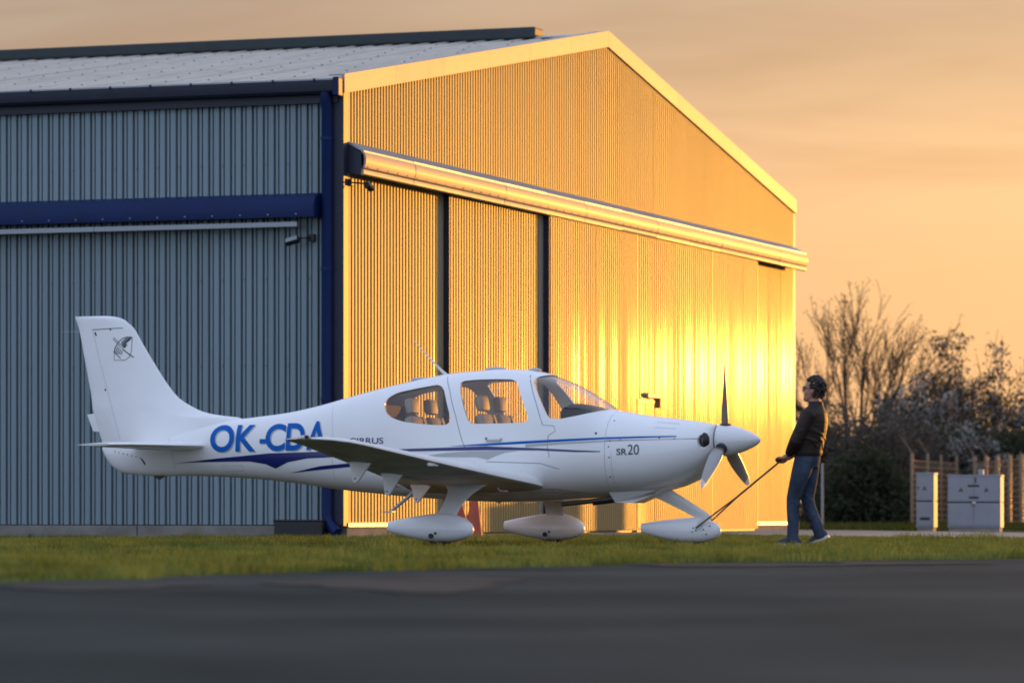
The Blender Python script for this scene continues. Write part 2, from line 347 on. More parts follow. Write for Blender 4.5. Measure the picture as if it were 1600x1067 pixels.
# gable canopy in lengths: sloped top, front fascia, lower lip
top = [(-.035, 5.475), (-.035, 5.505), (-.29, 5.365), (-.29, 5.335)]
fas = [(-.245, 5.350), (-.262, 5.362), (-.305, 5.335), (-.325, 5.27), (-.322, 5.19), (-.300, 5.125), (-.275, 5.115), (-.275, 5.13), (-.29, 5.19), (-.295, 5.27), (-.28, 5.32)]
lip = [(-.235, 5.112), (-.285, 5.108), (-.292, 5.085), (-.288, 5.045), (-.27, 5.03), (-.235, 5.03)]
n = 12; x0 = .08; LN = (WID+.02-x0)/n
for i in range(n):
    a, b = x0+i*LN, x0+(i+1)*LN-.006; dy = -.003*(i % 2)
    def px(poly): return [(y+dy+random.uniform(-.002, .002), z+random.uniform(-.001, .001)) for y, z in poly]
    MB().prism(px(top), 'x', a, b).build('canopy_top', 'grey_steel', HG)
    MB().prism(px(fas), 'x', a, b).build('canopy_fascia', 'trim_grey', HG, smooth=32)
    MB().prism(px(lip), 'x', a, b).build('canopy_lip', 'trim_grey', HG, smooth=40)
MB().prism([(-.035, 5.47), (-.25, 5.34), (-.26, 5.12), (-.24, 5.03), (-.035, 5.06)], 'x', .065, .078).build('canopy_end', 'navy_dark', HG)
MB().box(.12, WID-.1, -.235, -.05, 5.13, 5.30).build('canopy_core', 'navy_dark', HG)
cs = MB()
for i in range(60): cs.lathe([(.011, -.298), (.011, -.312), (.004, -.315)], 6, 'y', (x0+.1+.385*i, 0, 5.145))
cs.build('canopy_screws', 'screw', HG)['kind'] = 'stuff'
# wicket door in the third leaf, lamp above it
WK = empty('wicket_door', (0, 0, 0)); WK.parent = HG
run_sheets('door_panel', 12.70, 13.60, .10, lambda x: 2.2, 'clad_gable', out_=.216, parent=WK, jitter=.003)
for q in ((12.655, 12.69), (13.61, 13.645)): MB().box(q[0], q[1], -.265, -.246, .08, 2.26).build('door_frame', 'clad_gable', WK)
MB().box(12.655, 13.645, -.267, -.247, 2.21, 2.262).build('door_frame', 'clad_gable', WK)
MB().tube([(12.80, -.27, 1.05), (12.80, -.32, 1.05), (12.92, -.32, 1.05)], .012, 8).build('handle', 'navy_dark', WK)

# floodlights and small things on the hangar, each a thing of its own
def hw(x, y, z): return HG.matrix_basis @ Vector((x, y, z))
ROT = HG.rotation_euler.z
def floodlight(p, rz, label, sgn):
    e = empty('floodlight', p, rz); tag(e, label, 'floodlight', 'hangar floodlights')
    MB().box(-.045, .045, -.03, .03, -.05, .05, .008).build('mount', 'black_plastic', e)
    MB().tube([(0, -.02, 0), (sgn*.06, -.10, -.005), (sgn*.14, -.16, -.01)], .012, 8).build('arm', 'black_plastic', e)
    h_ = MB().box(-.10, .10, -.04, .04, -.045, .045, .014).build('housing', 'black_plastic', e, loc=(sgn*.22, -.18, -.045), rot=(R(-35), R(14*sgn), 0))
    MB().box(-.085, .085, -.046, -.041, -.035, .035).build('lens', 'lamp_glass', h_)
floodlight(hw(.13, -.075, 4.93), ROT, 'black floodlight under the left end of the sunlit gable canopy', 1)
floodlight(hw(-.08, .42, 4.16), ROT-R(90), 'black floodlight below the blue hood on the shaded side wall', -1)
lm = empty('wall_lamp', hw(13.40, -.30, 2.30), ROT); tag(lm, 'small lamp with flat hood on the sunlit hangar door beyond the aeroplane nose', 'lamp')
MB().box(-.36, .36, -.025, .04, .0, .085, .012).build('hood', 'trim_grey', lm)
MB().box(.33, .365, -.02, .06, -.16, .01, .008).build('bracket', 'cone_rust', lm)
MB().lathe([(.015, -.012), (.02, -.006), (.02, .005)], 14, 'z', (-.06, .0, 0)).build('lamp', 'trim_grey', lm, smooth=40)
bx_ = empty('ground_box', hw(-.22, .52, 0), ROT); tag(bx_, 'low black box on the ground beside the blue downpipe', 'box')
MB().box(-.14, .12, -.36, .36, 0, .23, .02).build('body', 'black_plastic', bx_)
MB().box(-.15, .13, -.37, .37, .23, .255, .01).build('lid', 'black_plastic', bx_)

# ------------------------------------------------------------------ light aeroplane (s = metres aft of the spinner tip, w = metres to starboard)
mat('white_paint', (.83, .83, .83), .32, coat=.5, coat_rough=.06, var=.025, scale=2.2, bump=.012, bscale=5)
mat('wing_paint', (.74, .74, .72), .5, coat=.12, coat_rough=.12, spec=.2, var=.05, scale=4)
mat('wing_underside_shade', (.52, .53, .52), .6, spec=.15, var=.18, scale=3)  # white wing paint darkened for downward faces, shade put into the colour
mat('white_belly', (.72, .71, .68), .36, coat=.3, coat_rough=.1, var=.05, scale=5)
mat('blue_mark', (.001, .115, .46), .5, spec=.15)
mat('navy_mark', (.004, .013, .13), .35, coat=.4)
mat('grey_mark', (.42, .42, .42), .4, coat=.3)
mat('emblem_ink', (.035, .055, .07), .45)
mat('soot', (.52, .50, .46), .6, var=.2, scale=6)
mat('gap_dark', (.05, .055, .065), .7)
mat('rubber', (.015, .015, .016), .8)
mat('spinner_paint', (.78, .78, .78), .25, coat=.5)
mat('blade_sun_tint', (.17, .11, .07), .35, spec=.5)  # black blades tinted orange-brown, the low sun's glow is in the colour
mat('blade_face', (.38, .37, .36), .3, metal=.3)
mat('blade_tip', (.75, .75, .74), .4)
mat('steel_dark', (.10, .09, .08), .45, metal=.7)
mat('lens_clear', (.50, .49, .45), .15, coat=.8)
mat('seat_leather', (.34, .31, .27), .6, var=.1)
mat('seat_dark', (.06, .06, .06), .7)
mat('cabin_lining', (.11, .10, .085), .8)
mat('dash_black', (.03, .03, .03), .75)
def glass_mat(name, tint):
    m = bpy.data.materials.new(name); m.use_nodes = True; t = m.node_tree; t.nodes.clear()
    o = t.nodes.new('ShaderNodeOutputMaterial'); tr = t.nodes.new('ShaderNodeBsdfTransparent'); gl = t.nodes.new('ShaderNodeBsdfGlossy'); mx = t.nodes.new('ShaderNodeMixShader'); fr = t.nodes.new('ShaderNodeLayerWeight'); pw_ = t.nodes.new('ShaderNodeMath'); pw_.operation = 'POWER'; pw_.inputs[1].default_value = 4.0; ml = t.nodes.new('ShaderNodeMath'); ml.operation = 'MULTIPLY_ADD'; ml.inputs[1].default_value = .75; ml.inputs[2].default_value = .035
    tr.inputs[0].default_value = (*tint, 1); gl.inputs['Roughness'].default_value = .03; fr.inputs[0].default_value = .5
    t.links.new(fr.outputs['Facing'], pw_.inputs[0]); t.links.new(pw_.outputs[0], ml.inputs[0]); t.links.new(ml.outputs[0], mx.inputs[0]); t.links.new(tr.outputs[0], mx.inputs[1]); t.links.new(gl.outputs[0], mx.inputs[2]); t.links.new(mx.outputs[0], o.inputs[0]); MATS[name] = m
glass_mat('perspex', (.94, .93, .91))
T=[ # s, ztop, zbot, halfwidth, zc, exponent
(.465,1.262,.930,.185,1.095,2.0),(.48,1.264,.865,.255,1.07,2.0),(.51,1.268,.800,.315,1.05,2.05),(.58,1.280,.736,.375,1.03,2.1),(.69,1.298,.684,.425,1.01,2.15),
(.83,1.317,.626,.465,.99,2.2),(1.0,1.337,.582,.50,.97,2.3),(1.18,1.357,.553,.53,.96,2.35),(1.43,1.398,.530,.565,.95,2.4),(1.59,1.428,.520,.582,.95,2.4),
(1.68,1.496,.515,.592,.95,2.4),(1.82,1.585,.505,.606,.95,2.45),(2.03,1.702,.488,.622,.95,2.5),(2.25,1.787,.475,.634,.95,2.55),(2.40,1.828,.468,.640,.95,2.6),
(2.54,1.853,.464,.643,.95,2.6),(2.83,1.866,.462,.640,.95,2.6),(3.16,1.850,.470,.622,.95,2.6),(3.41,1.830,.485,.595,.95,2.55),(3.63,1.798,.497,.562,.95,2.5),
(3.93,1.742,.518,.510,.95,2.45),(4.22,1.682,.546,.458,.955,2.4),(4.6,1.592,.582,.395,.965,2.35),(4.97,1.500,.630,.338,.98,2.3),(5.35,1.428,.679,.286,1.0,2.25),
(5.73,1.385,.715,.240,1.02,2.2),(6.11,1.345,.737,.200,1.03,2.2),(6.5,1.295,.750,.165,1.03,2.1),(6.89,1.240,.750,.130,1.02,2.1),(7.12,1.205,.761,.108,1.01,2.0),
(7.32,1.17,.785,.085,1.0,2.0),(7.45,1.145,.847,.062,1.0,2.0),(7.52,1.12,.918,.045,1.01,2.0),(7.58,1.10,1.02,.02,1.06,2.0)]
A=np.array(T)
def pchip(x,y,q):
    x=np.asarray(x);y=np.asarray(y);h=np.diff(x);dl=np.diff(y)/h;n=len(x);m=np.zeros(n)
    for i in range(1,n-1):
        if dl[i-1]*dl[i]>0:
            w1=2*h[i]+h[i-1];w2=h[i]+2*h[i-1];m[i]=(w1+w2)/(w1/dl[i-1]+w2/dl[i])
    m[0]=dl[0];m[-1]=dl[-1]
    q=np.clip(q,x[0],x[-1]);i=np.clip(np.searchsorted(x,q)-1,0,n-2);t=(q-x[i])/h[i]
    return (1+2*t)*(1-t)**2*y[i]+t*(1-t)**2*h[i]*m[i]+t*t*(3-2*t)*y[i+1]+t*t*(t-1)*h[i]*m[i+1]
def sec(s): return [float(pchip(A[:,0],A[:,k],s)) for k in range(1,6)]
def W(s,z):
    zt,zb,hw_,zc,n=sec(s)
    v=(z-zc)/(zt-zc) if z>zc else (zc-z)/(zc-zb)
    return hw_*max(0,1-min(1,abs(v))**n)**(1/n)
S0 = 2.85
def P(s, w, z): return (S0-s, -w, z)                # local frame: x forward, y to port, origin on the ground under the cabin
th = R(21)
AP = empty('light_aeroplane', (2.572-math.cos(th)*S0, 41.0+math.sin(th)*S0, 0), -th)
tag(AP, 'white single-engine low-wing aeroplane with blue stripes lettered OK-CDA on the grass', 'aeroplane')
def ring(s, off=0., seg=64):
    zt, zb, hw_, zc, n = sec(s); r = []
    for k in range(seg):
        a = 2*math.pi*k/seg; ca, sa = math.cos(a), math.sin(a)
        y = (hw_-off)*math.copysign(abs(ca)**(2/n), ca)
        z = zc+((zt-zc-off) if sa > 0 else (zc-zb-off))*math.copysign(abs(sa)**(2/n), sa)
        r.append(P(s, -y, z))
    return r
def stations(a, b, step=.05):
    n = max(2, int((b-a)/step)); return [a+(b-a)*i/n for i in range(n+1)]
def solid(name, a, b, off=0., step=.05, seg=64, extra=()):
    me = MB().rings([ring(s, off, seg) for s in sorted(set(stations(a, b, step)) | set(extra))]).mesh(name); o = bpy.data.objects.new(name, me); COL.objects.link(o); return o
def cut(o, tools, op='DIFFERENCE'):
    for t in tools:
        m = o.modifiers.new('b', 'BOOLEAN'); m.operation = op; m.object = t; m.solver = 'EXACT'
    dg = bpy.context.evaluated_depsgraph_get(); dg.update()
    me = bpy.data.meshes.new_from_object(o.evaluated_get(dg)); o.modifiers.clear(); me.materials.clear(); o.data = me
    return o
def drop(*os):
    for o in os: bpy.data.objects.remove(o, do_unlink=True)
def tool(mb, name='cutter'):
    o = bpy.data.objects.new(name, mb.mesh(name)); COL.objects.link(o); return o
def smooth_poly(poly, r=2):
    for _ in range(r):
        q = []
        for i in range(len(poly)):
            a, b = poly[i], poly[(i+1) % len(poly)]
            q += [(a[0]*.8+b[0]*.2, a[1]*.8+b[1]*.2), (a[0]*.2+b[0]*.8, a[1]*.2+b[1]*.8)]
        poly = q
    return poly
REAR = smooth_poly([(4.063,1.494),(4.028,1.570),(3.925,1.623),(3.709,1.661),(3.540,1.686),(3.448,1.698),(3.384,1.676),(3.334,1.620),(3.220,1.347),(3.231,1.293),(3.275,1.266),(3.397,1.268),(3.592,1.283),(3.791,1.306),(3.940,1.349),(4.020,1.404)], 1)
DOOR = smooth_poly([(3.184,1.700),(3.153,1.734),(3.000,1.746),(2.745,1.749),(2.601,1.744),(2.542,1.719),(2.507,1.678),(2.346,1.352),(2.349,1.312),(2.389,1.285),(2.551,1.280),(2.875,1.276),(2.970,1.277),(3.016,1.311),(3.051,1.378)], 1)
WSH = [(2.366,1.715),(2.360,1.75),(2.34,1.775),(2.27,1.80),(2.20,1.85),(1.9,1.9),(1.4,1.75),(1.40,1.50),(1.583,1.426),(1.677,1.394),(1.813,1.359),(1.969,1.326),(2.049,1.320),(2.111,1.327),(2.148,1.357)]
def lateral(poly, a, b, grow=0.):
    c = np.mean(poly, 0); q = [(S0-(c[0]+(p[0]-c[0])*(1+grow)), c[1]+(p[1]-c[1])*(1+grow)) for p in poly]
    return tool(MB().prism(q, 'y', a, b))
SEAM = 1.512
fus = solid('fuselage', SEAM+.002, 7.58)
inner = solid('inner', 1.66, 4.30, .032, .08, 48)
cut(fus, [inner]); drop(inner)
tl = [lateral(REAR, -1, 1), lateral(DOOR, -1, 1), lateral(WSH, -1, 1)]; cut(fus, tl); drop(*tl)
fus.parent = AP; fus.data.materials.append(MATS['white_paint']); fus.data.shade_smooth(); fus.data.set_sharp_from_angle(angle=R(35))
def pane(name, poly, a, b):
    o = solid(name, SEAM+.05, 4.4, .010, .05, 64); i_ = solid('in', SEAM+.03, 4.45, .016, .05, 64)
    t = lateral(poly, a, b, .012); cut(o, [t], 'INTERSECT'); cut(o, [i_]); drop(t, i_)
    o.parent = AP; o.data.materials.append(MATS['perspex']); o.data.shade_smooth(); o.data.set_sharp_from_angle(angle=R(40)); return o
pane('windshield', WSH, -1, 1)
for nm, pl in (('rear_window', REAR), ('door_window', DOOR)): pane(nm, pl, -1, -.05); pane(nm, pl, .05, 1)
cowl = solid('engine_cowling', .465, SEAM-.002, 0, .03, 72, extra=(.472, .48, .488, .50, .52, .54))
il = [tool(MB().ball(P(.512, sg*.345, 1.092), (.062, .085, .088), 32, 20)) for sg in (-1, 1)]
cut(cowl, il); drop(*il)
cowl.parent = AP; cowl.data.materials.append(MATS['white_paint']); cowl.data.shade_smooth(); cowl.data.set_sharp_from_angle(angle=R(40))
for sg in (-1, 1):
    iq = MB().ball(P(.535, sg*.262, 1.092), (.062, .060, .086), 28, 16).build('inlet_shade', 'black_plastic', cowl, smooth=60)  # dark ellipsoid filling the recess, paints in the shade of a deep opening
    MB().ball(P(.535, sg*.300, 1.085), (.020, .028, .05), 16, 10).build('inlet_baffle', 'steel_dark', iq, smooth=60)

# flat markings that hug the skin
def skin(poly, sgn=1, off=.003, step=.045, wfun=W):
    tri = tessellate_polygon([[Vector((p[0], p[1], 0)) for p in poly]])
    bm = bmesh.new(); vs = [bm.verts.new((p[0], p[1], 0)) for p in poly]
    for t in tri:
        try: bm.faces.new([vs[i] for i in t])
        except ValueError: pass
    return skin_bm(bm, sgn, off, step, wfun)
def skin_bm(bm, sgn=1, off=.003, step=.045, wfun=W):
    lo = [min(v.co[i] for v in bm.verts) for i in (0, 1)]; hi_ = [max(v.co[i] for v in bm.verts) for i in (0, 1)]
    for ax in (0, 1):
        k = lo[ax]+step
        while k < hi_[ax]:
            no_ = [0, 0, 0]; no_[ax] = 1; co = [0, 0, 0]; co[ax] = k
            bmesh.ops.bisect_plane(bm, geom=bm.verts[:]+bm.edges[:]+bm.faces[:], plane_co=co, plane_no=no_); k += step
    mb = MB()
    for v in bm.verts: s, z = v.co.x, v.co.y; v.co = P(s, sgn*(wfun(s, z)+off), z)
    return mb.bm(bm)
def stroke(pts, wd):
    l, r_ = [], []
    for i, p in enumerate(pts):
        a = Vector(pts[max(i-1, 0)]); b = Vector(pts[min(i+1, len(pts)-1)]); d_ = (b-a).normalized(); n_ = Vector((-d_.y, d_.x))*wd/2
        l.append((p[0]+n_.x, p[1]+n_.y)); r_.append((p[0]-n_.x, p[1]-n_.y))
    return l+r_[::-1]
for sg in (1, -1):
    skin([(6.651,.884),(6.099,.937),(5.454,.987),(4.974,.998),(4.335,1.006),(4.016,1.010),(4.016,.976),(4.335,.952),(4.975,.929),(5.218,.890),(5.384,.822),(5.504,.871),(5.701,.900),(5.942,.901),(6.344,.896)], sg).build('stripe', 'navy_mark', fus, fix=False)
    skin([(5.219,.773),(4.820,.846),(4.336,.884),(3.858,.921),(3.700,.920),(4.018,.868),(4.339,.843),(4.827,.805)], sg).build('stripe', 'navy_mark', fus, fix=False)
    skin([(4.014,1.013),(3.732,1.021),(3.238,1.031),(2.796,1.041),(2.228,1.018),(1.813,.996),(1.556,.985),(1.556,.975),(1.813,.976),(2.228,.995),(2.796,1.001),(3.238,.997),(3.731,.994),(4.014,.979)], sg).build('stripe', 'navy_mark', fus, fix=False)
    skin([(3.238,1.044),(2.796,1.070),(2.368,1.093),(1.953,1.111),(1.514,1.128),(1.514,1.108),(1.952,1.086),(2.368,1.065),(2.796,1.047)], sg).build('stripe', 'blue_mark', fus, fix=False)
    skin([(1.510,1.128),(1.152,1.137),(.781,1.141),(.779,1.130),(1.149,1.119),(1.510,1.108)], sg).build('stripe', 'blue_mark', cowl, fix=False)
    skin([(2.36,1.058),(1.95,1.078),(1.514,1.095),(1.514,1.082),(1.95,1.060),(2.36,1.028)], sg).build('stripe', 'grey_mark', fus, fix=False)
    skin([(1.510,1.095),(.776,1.112),(.53,1.115),(.774,1.104),(1.510,1.082)], sg, .0022).build('stripe', 'grey_mark', cowl, fix=False)
    skin([(3.544,.942),(3.238,.977),(3.015,.990),(2.724,.994),(2.438,.990),(2.580,.973),(2.688,.940),(2.781,.901),(2.904,.928),(3.163,.930)], sg, .0022).build('stripe', 'grey_mark', fus, fix=False)
    for pts, o_ in (([(3.378,1.788),(3.32,1.70),(3.276,1.633),(3.161,1.359),(3.075,1.103),(3.029,1.003)], fus), ([(2.434,1.789),(2.377,1.691),(2.274,1.486),(2.180,1.257),(2.063,1.250),(2.039,1.196),(2.112,1.150),(2.124,1.051),(2.10,.92)], fus),
                    ([(1.508,1.096),(1.148,1.102),(.758,1.108),(.50,1.11)], cowl), ([(2.0,.80),(2.2,.86),(2.8,.88)], fus)):
        skin(stroke(pts, .005), sg, .0015).build('panel_gap', 'gap_dark', o_, fix=False)
    for loop, o_ in (([(1.02,1.285),(.80,1.268),(.81,1.215),(1.02,1.228),(1.02,1.285)], cowl), ([(4.62,1.42),(4.20,1.49),(4.20,1.18),(4.62,1.18),(4.62,1.42)], fus if sg < 0 else None), ([(6.05,.86),(5.80,.86),(5.80,.80),(6.05,.80),(6.05,.86)], fus), ([(1.44,.98),(1.44,.62)], cowl), ([(6.72,1.18),(6.66,.98),(6.64,.80)], fus), ([(4.72,1.50),(4.66,1.2),(4.66,.70)], fus)):
        for p0, p1 in (zip(loop[:-1], loop[1:]) if o_ else ()): skin(stroke([p0, p1], .0035), sg, .0014).build('panel_gap', 'grey_mark', o_, fix=False)
    skin([(1.75,.56),(2.1,.60),(2.7,.605),(3.3,.585),(3.6,.60),(3.3,.53),(2.7,.51),(2.1,.525)], sg, .0012).build('soot_streak', 'soot', fus, fix=False)
    hd = MB().box(-.085, .07, -.012, .012, -.012, .012, .006).tube([(.07, 0, 0), (.085, -.012*sg, .018)], .011, 8).build('door_handle', 'grey_mark', fus, loc=P(2.71, sg*(W(2.71, 1.104)+.008), 1.100))
    MB().ball((0, 0, 0), .011, 10, 6).build('door_lock', 'gap_dark', fus, loc=P(2.80, sg*(W(2.80, 1.122)+.002), 1.122))
    for s_, z_ in ((1.46,1.30),(1.46,1.09),(1.47,1.03),(1.462,.92),(1.47,.72),(1.15,1.125),(1.35,1.10),(.95,1.118),(.80,1.11)):
        MB().ball((0, 0, 0), (.008, .004, .008), 8, 5).build('fastener', 'gap_dark', cowl, loc=P(s_, sg*(W(s_, z_)+.001), z_))
    MB().ball((0, 0, 0), (.014, .005, .014), 10, 6).build('fastener', 'gap_dark', fus, loc=P(1.615, sg*(W(1.615, 1.168)+.001), 1.168))
    for i in range(7):
        s_ = 7.40-i*.055; z_ = 1.02-i*.012
        MB().ball((0, 0, 0), (.007, .004, .007), 8, 5).build('rivet', 'gap_dark', fus, loc=P(s_, sg*(W(s_, z_)+.001), z_))

def letter_bm(ch, s0, s1, z0, z1, bold, shear=0.):
    c = bpy.data.curves.new('t', 'FONT'); c.body = ch; c.size = 1; c.offset = bold; c.resolution_u = 8
    o = bpy.data.objects.new('t', c); COL.objects.link(o); dg = bpy.context.evaluated_depsgraph_get(); dg.update()
    me = bpy.data.meshes.new_from_object(o.evaluated_get(dg)); bm = bmesh.new(); bm.from_mesh(me); drop(o)
    lo = [min(v.co[i] for v in bm.verts) for i in (0, 1)]; hi_ = [max(v.co[i] for v in bm.verts) for i in (0, 1)]
    for v in bm.verts:
        u = (v.co.x-lo[0])/(hi_[0]-lo[0]); q = (v.co.y-lo[1])/(hi_[1]-lo[1])
        v.co = (s0+(s1-s0)*u+shear*q, z0+(z1-z0)*q, 0)
    return bm
REG = [('O', 6.193, 5.893, 1.004, 1.300), ('K', 5.872, 5.622, 1.008, 1.298), ('-', 5.572, 5.480, 1.093, 1.142), ('C', 5.500, 5.252, 1.010, 1.306), ('D', 5.242, 5.010, 1.014, 1.310), ('A', 4.988, 4.740, 1.020, 1.328)]
for sg in (1, -1):
    for ch, a, b, z0, z1 in REG:
        if sg < 0: a, b = 6.193+4.74-a, 6.193+4.74-b        # reads from nose to tail on the port side
        skin_bm(letter_bm(ch, a-.016*sg, b-.016*sg, z0-.012, z1-.012, .028), sg, .0018, .04).build('letter_shadow', 'grey_mark', fus, fix=False)
        skin_bm(letter_bm(ch, a, b, z0, z1, .028), sg, .0032, .04).build('letter', 'blue_mark', fus, fix=False)
    def txt(t, a, b, z0, z1, bold, mt, o_, nm):
        if sg < 0: a, b = b, a
        skin_bm(letter_bm(t, a, b, z0, z1, bold), sg, .003, .04).build(nm, mt, o_, fix=False)
    txt('CIRRUS', 4.450, 4.025, 1.078, 1.143, .012, 'navy_mark', fus, 'lettering')
    txt('SR', 1.385, 1.275, .942, 1.010, .02, 'emblem_ink', cowl, 'lettering')
    txt('20', 1.268, 1.150, .946, 1.052, .004, 'emblem_ink', cowl, 'lettering')

# aerofoil surfaces
def foil(n=16, t=.12, camber=.015):
    xs_ = [.5*(1-math.cos(math.pi*i/n)) for i in range(n+1)]; th_ = lambda x: 5*t*(.2969*math.sqrt(x)-.126*x-.3516*x*x+.2843*x**3-.1036*x**4); ca = lambda x: camber*4*x*(1-x)
    lo_ = .36 if camber > .012 else 1.0; hi2 = 2-lo_*1.0 if camber > .012 else 1.0
    up = [(x, ca(x)+th_(x)*min(hi2, 1.4)) for x in xs_]; dn = [(x, -th_(x)*lo_ if camber > .012 else ca(x)-th_(x)) for x in xs_]
    return up[::-1]+dn[1:-1]
def surf(secs, mapf, n=16):                          # secs: (span, le, te, offset_le, offset_te, thickness)
    rg = []
    for sp, le, te, zl, zt, t, cb in secs:
        rg.append([mapf(le+(te-le)*x, sp, zl+(zt-zl)*x+(te-le)*y) for x, y in foil(n, t, cb)])
    return MB().rings(rg)
WS = [(.30,2.18,3.72,.60,.555,.16,.02),(.66,2.215,3.66,.640,.590,.155,.02),(1.5,2.30,3.48,.715,.670,.15,.02),(2.6,2.385,3.30,.812,.765,.14,.02),(3.8,2.450,3.14,.918,.880,.13,.02),(4.6,2.475,3.04,.985,.955,.125,.02),(4.9,2.50,3.00,1.008,.985,.12,.02),(5.15,2.56,2.98,1.024,1.005,.115,.015),(5.32,2.66,2.965,1.034,1.020,.10,.01),(5.42,2.80,2.955,1.040,1.030,.09,0)]
def wsec(w):
    a = np.array(WS); return [float(np.interp(w, a[:, 0], a[:, k])) for k in range(7)]
for sg in (1, -1):
    wing = surf(WS, lambda s, w, z: P(s, sg*w, z), 20).build('wing', 'wing_paint', AP, smooth=40)
    wing.data.materials.append(MATS['wing_underside_shade'])
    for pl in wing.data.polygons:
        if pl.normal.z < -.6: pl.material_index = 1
    # aileron and flap gaps, leading edge strip
    def under(w, f): _, le, te, zl, zt, t, cb = wsec(w); x = f; yt = 5*t*(.2969*math.sqrt(x)-.126*x-.3516*x*x+.2843*x**3-.1036*x**4); return P(le+(te-le)*f, sg*w, zl+(zt-zl)*f+(te-le)*(cb*4*x*(1-x)-yt)-.004)
    def under_strip(pts, wd, nm, mt):
        l = [Vector(under(w, f-wd/2)) for w, f in pts]; r_ = [Vector(under(w, f+wd/2)) for w, f in pts]; n = len(pts)
        MB().add(l+r_, [(i, i+1, n+i+1, n+i) for i in range(n-1)]).build(nm, mt, wing, fix=False)
    under_strip([(.9, .70), (1.9, .71), (2.9, .72)], .012, 'flap_gap', 'gap_dark'); under_strip([(3.0, .74), (3.9, .745), (4.85, .75)], .012, 'aileron_gap', 'gap_dark')
    nl = MB().ball((0, 0, 0), (.07, .028, .022), 14, 8).build('navigation_light', 'lens_clear', wing, smooth=60, loc=P(2.76, sg*5.385, 1.046))
    MB().ball((0, 0, 0), (.025, .02, .018), 10, 6).build('bulb', 'black_plastic', nl, loc=(.03, -sg*.014, .006))
    for w, d_ in ((3.42, .20), (2.33, .22), (1.18, .19)):
        _, le, te, zl, zt, t, cb = wsec(w); sc_m = le+(te-le)*.84; s0 = sc_m-.09; s1 = sc_m+.095; zb_ = zl+(zt-zl)*.8
        pr = [(S0-s0+.06, zb_-.02), (S0-s1, zb_+.01), (S0-s1+.03, zb_-.05), (S0-(s0+s1)/2-.035, zb_-d_), (S0-(s0+s1)/2-.005, zb_-d_-.012), (S0-(s0+s1)/2+.02, zb_-d_+.01)]
        m_ = MB(); m_.prism(pr, 'y', -sg*w-.016, -sg*w+.016); fo = m_.build('hinge_fairing', 'white_belly', wing)
        MB().lathe([(.008, -.019), (.008, .019)], 10, 'y', (S0-(s0+s1)/2-.012, -sg*w, zb_-d_+.03)).build('bolt', 'gap_dark', fo)
    MB().box(-.16, .16, -.010, .010, -.012, .02, .006).build('stall_strip', 'white_belly', wing, loc=P(wsec(3.0)[1]+.03, sg*3.0, wsec(3.0)[3]-.03), rot=(0, 0, sg*R(-86)))
    MB().tube([P(2.47, sg*1.15, .60), P(2.45, sg*1.15, .575), P(2.36, sg*1.15, .568)], .009, 8).build('pitot_tube', 'grey_mark', wing)
    # main gear: leg fairing, wheel fairing, wheel
    legr = []
    for w, s_, z_, ch, t in ((1.18, 2.80, .66, .52, .10), (1.28, 2.80, .585, .34, .13), (1.38, 2.815, .52, .26, .17), (1.50, 2.84, .42, .215, .19), (1.60, 2.86, .31, .21, .19), (1.64, 2.87, .22, .23, .19)):
        legr.append([P(s_-ch/2+ch*x, sg*(w+ch*y), z_) for x, y in foil(12, t, 0)])
    MB().rings(legr).build('gear_leg', 'white_belly', AP, smooth=50)
    def pant(cs, ch, w, zlow, zhigh, hwid, zc):
        rg = []; n = 26
        for i in range(n+1):
            u = .5-.5*math.cos(math.pi*i/n)
            f = max(.03, math.sqrt(max(0, 1-((.38-u)/.38)**2))) if u < .38 else 1-.68*((u-.38)/.62)**1.45
            s_ = cs-ch*.36+ch*u; up = (zhigh-zc)*f; dn = (zc-zlow)*min(1, f*1.04)**.8; lift = .06*max(0, u-.45)**1.3
            rr = []
            for k in range(24):
                a = 2*math.pi*k/24; ca, sa = math.cos(a), math.sin(a); e = 2/2.4
                rr.append(P(s_, w+hwid*f**.85*math.copysign(abs(ca)**e, ca), zc+lift+(up if sa > 0 else dn)*math.copysign(abs(sa)**e, sa)))
            rg.append(rr)
        return MB().rings(rg)
    wp = pant(2.875, .93, sg*1.655, .048, .345, .135, .175).build('wheel_fairing', 'white_paint', AP, smooth=60)
    for q in ((2.955, .112, .026), (2.905, .140, .013)):
        for sd in (-1, 1): MB().lathe([(q[2], -.006), (q[2], .006)], 14, 'y', P(q[0], sg*1.655+sd*.131, q[1])).build('axle_hole', 'black_plastic', wp)
    MB().lathe([(.10, -.06), (.145, -.055), (.16, -.03), (.16, .03), (.145, .055), (.10, .06)], 28, 'y', P(2.90, sg*1.655, .16)).build('wheel', 'rubber', AP, smooth=40)
    # tailplane
    TP = [(.05,6.255,7.16,1.075,1.070,.12,0),(.30,6.27,7.14,1.075,1.070,.11,0),(1.2,6.33,7.02,1.070,1.066,.10,0),(1.75,6.365,6.945,1.066,1.062,.095,0),(1.90,6.40,6.93,1.064,1.061,.09,0),(1.96,6.50,6.91,1.062,1.060,.06,0)]
    tp = surf(TP, lambda s, w, z: P(s, sg*w, z), 16).build('tailplane', 'white_paint', AP, smooth=40)
    for dz in (-1, 1):
        MB().tube([P(6.78, sg*.2, 1.074+dz*.040), P(6.72, sg*1.2, 1.068+dz*.030), P(6.70, sg*1.9, 1.063+dz*.020)], .004, 6).build('elevator_gap', 'gap_dark', tp)
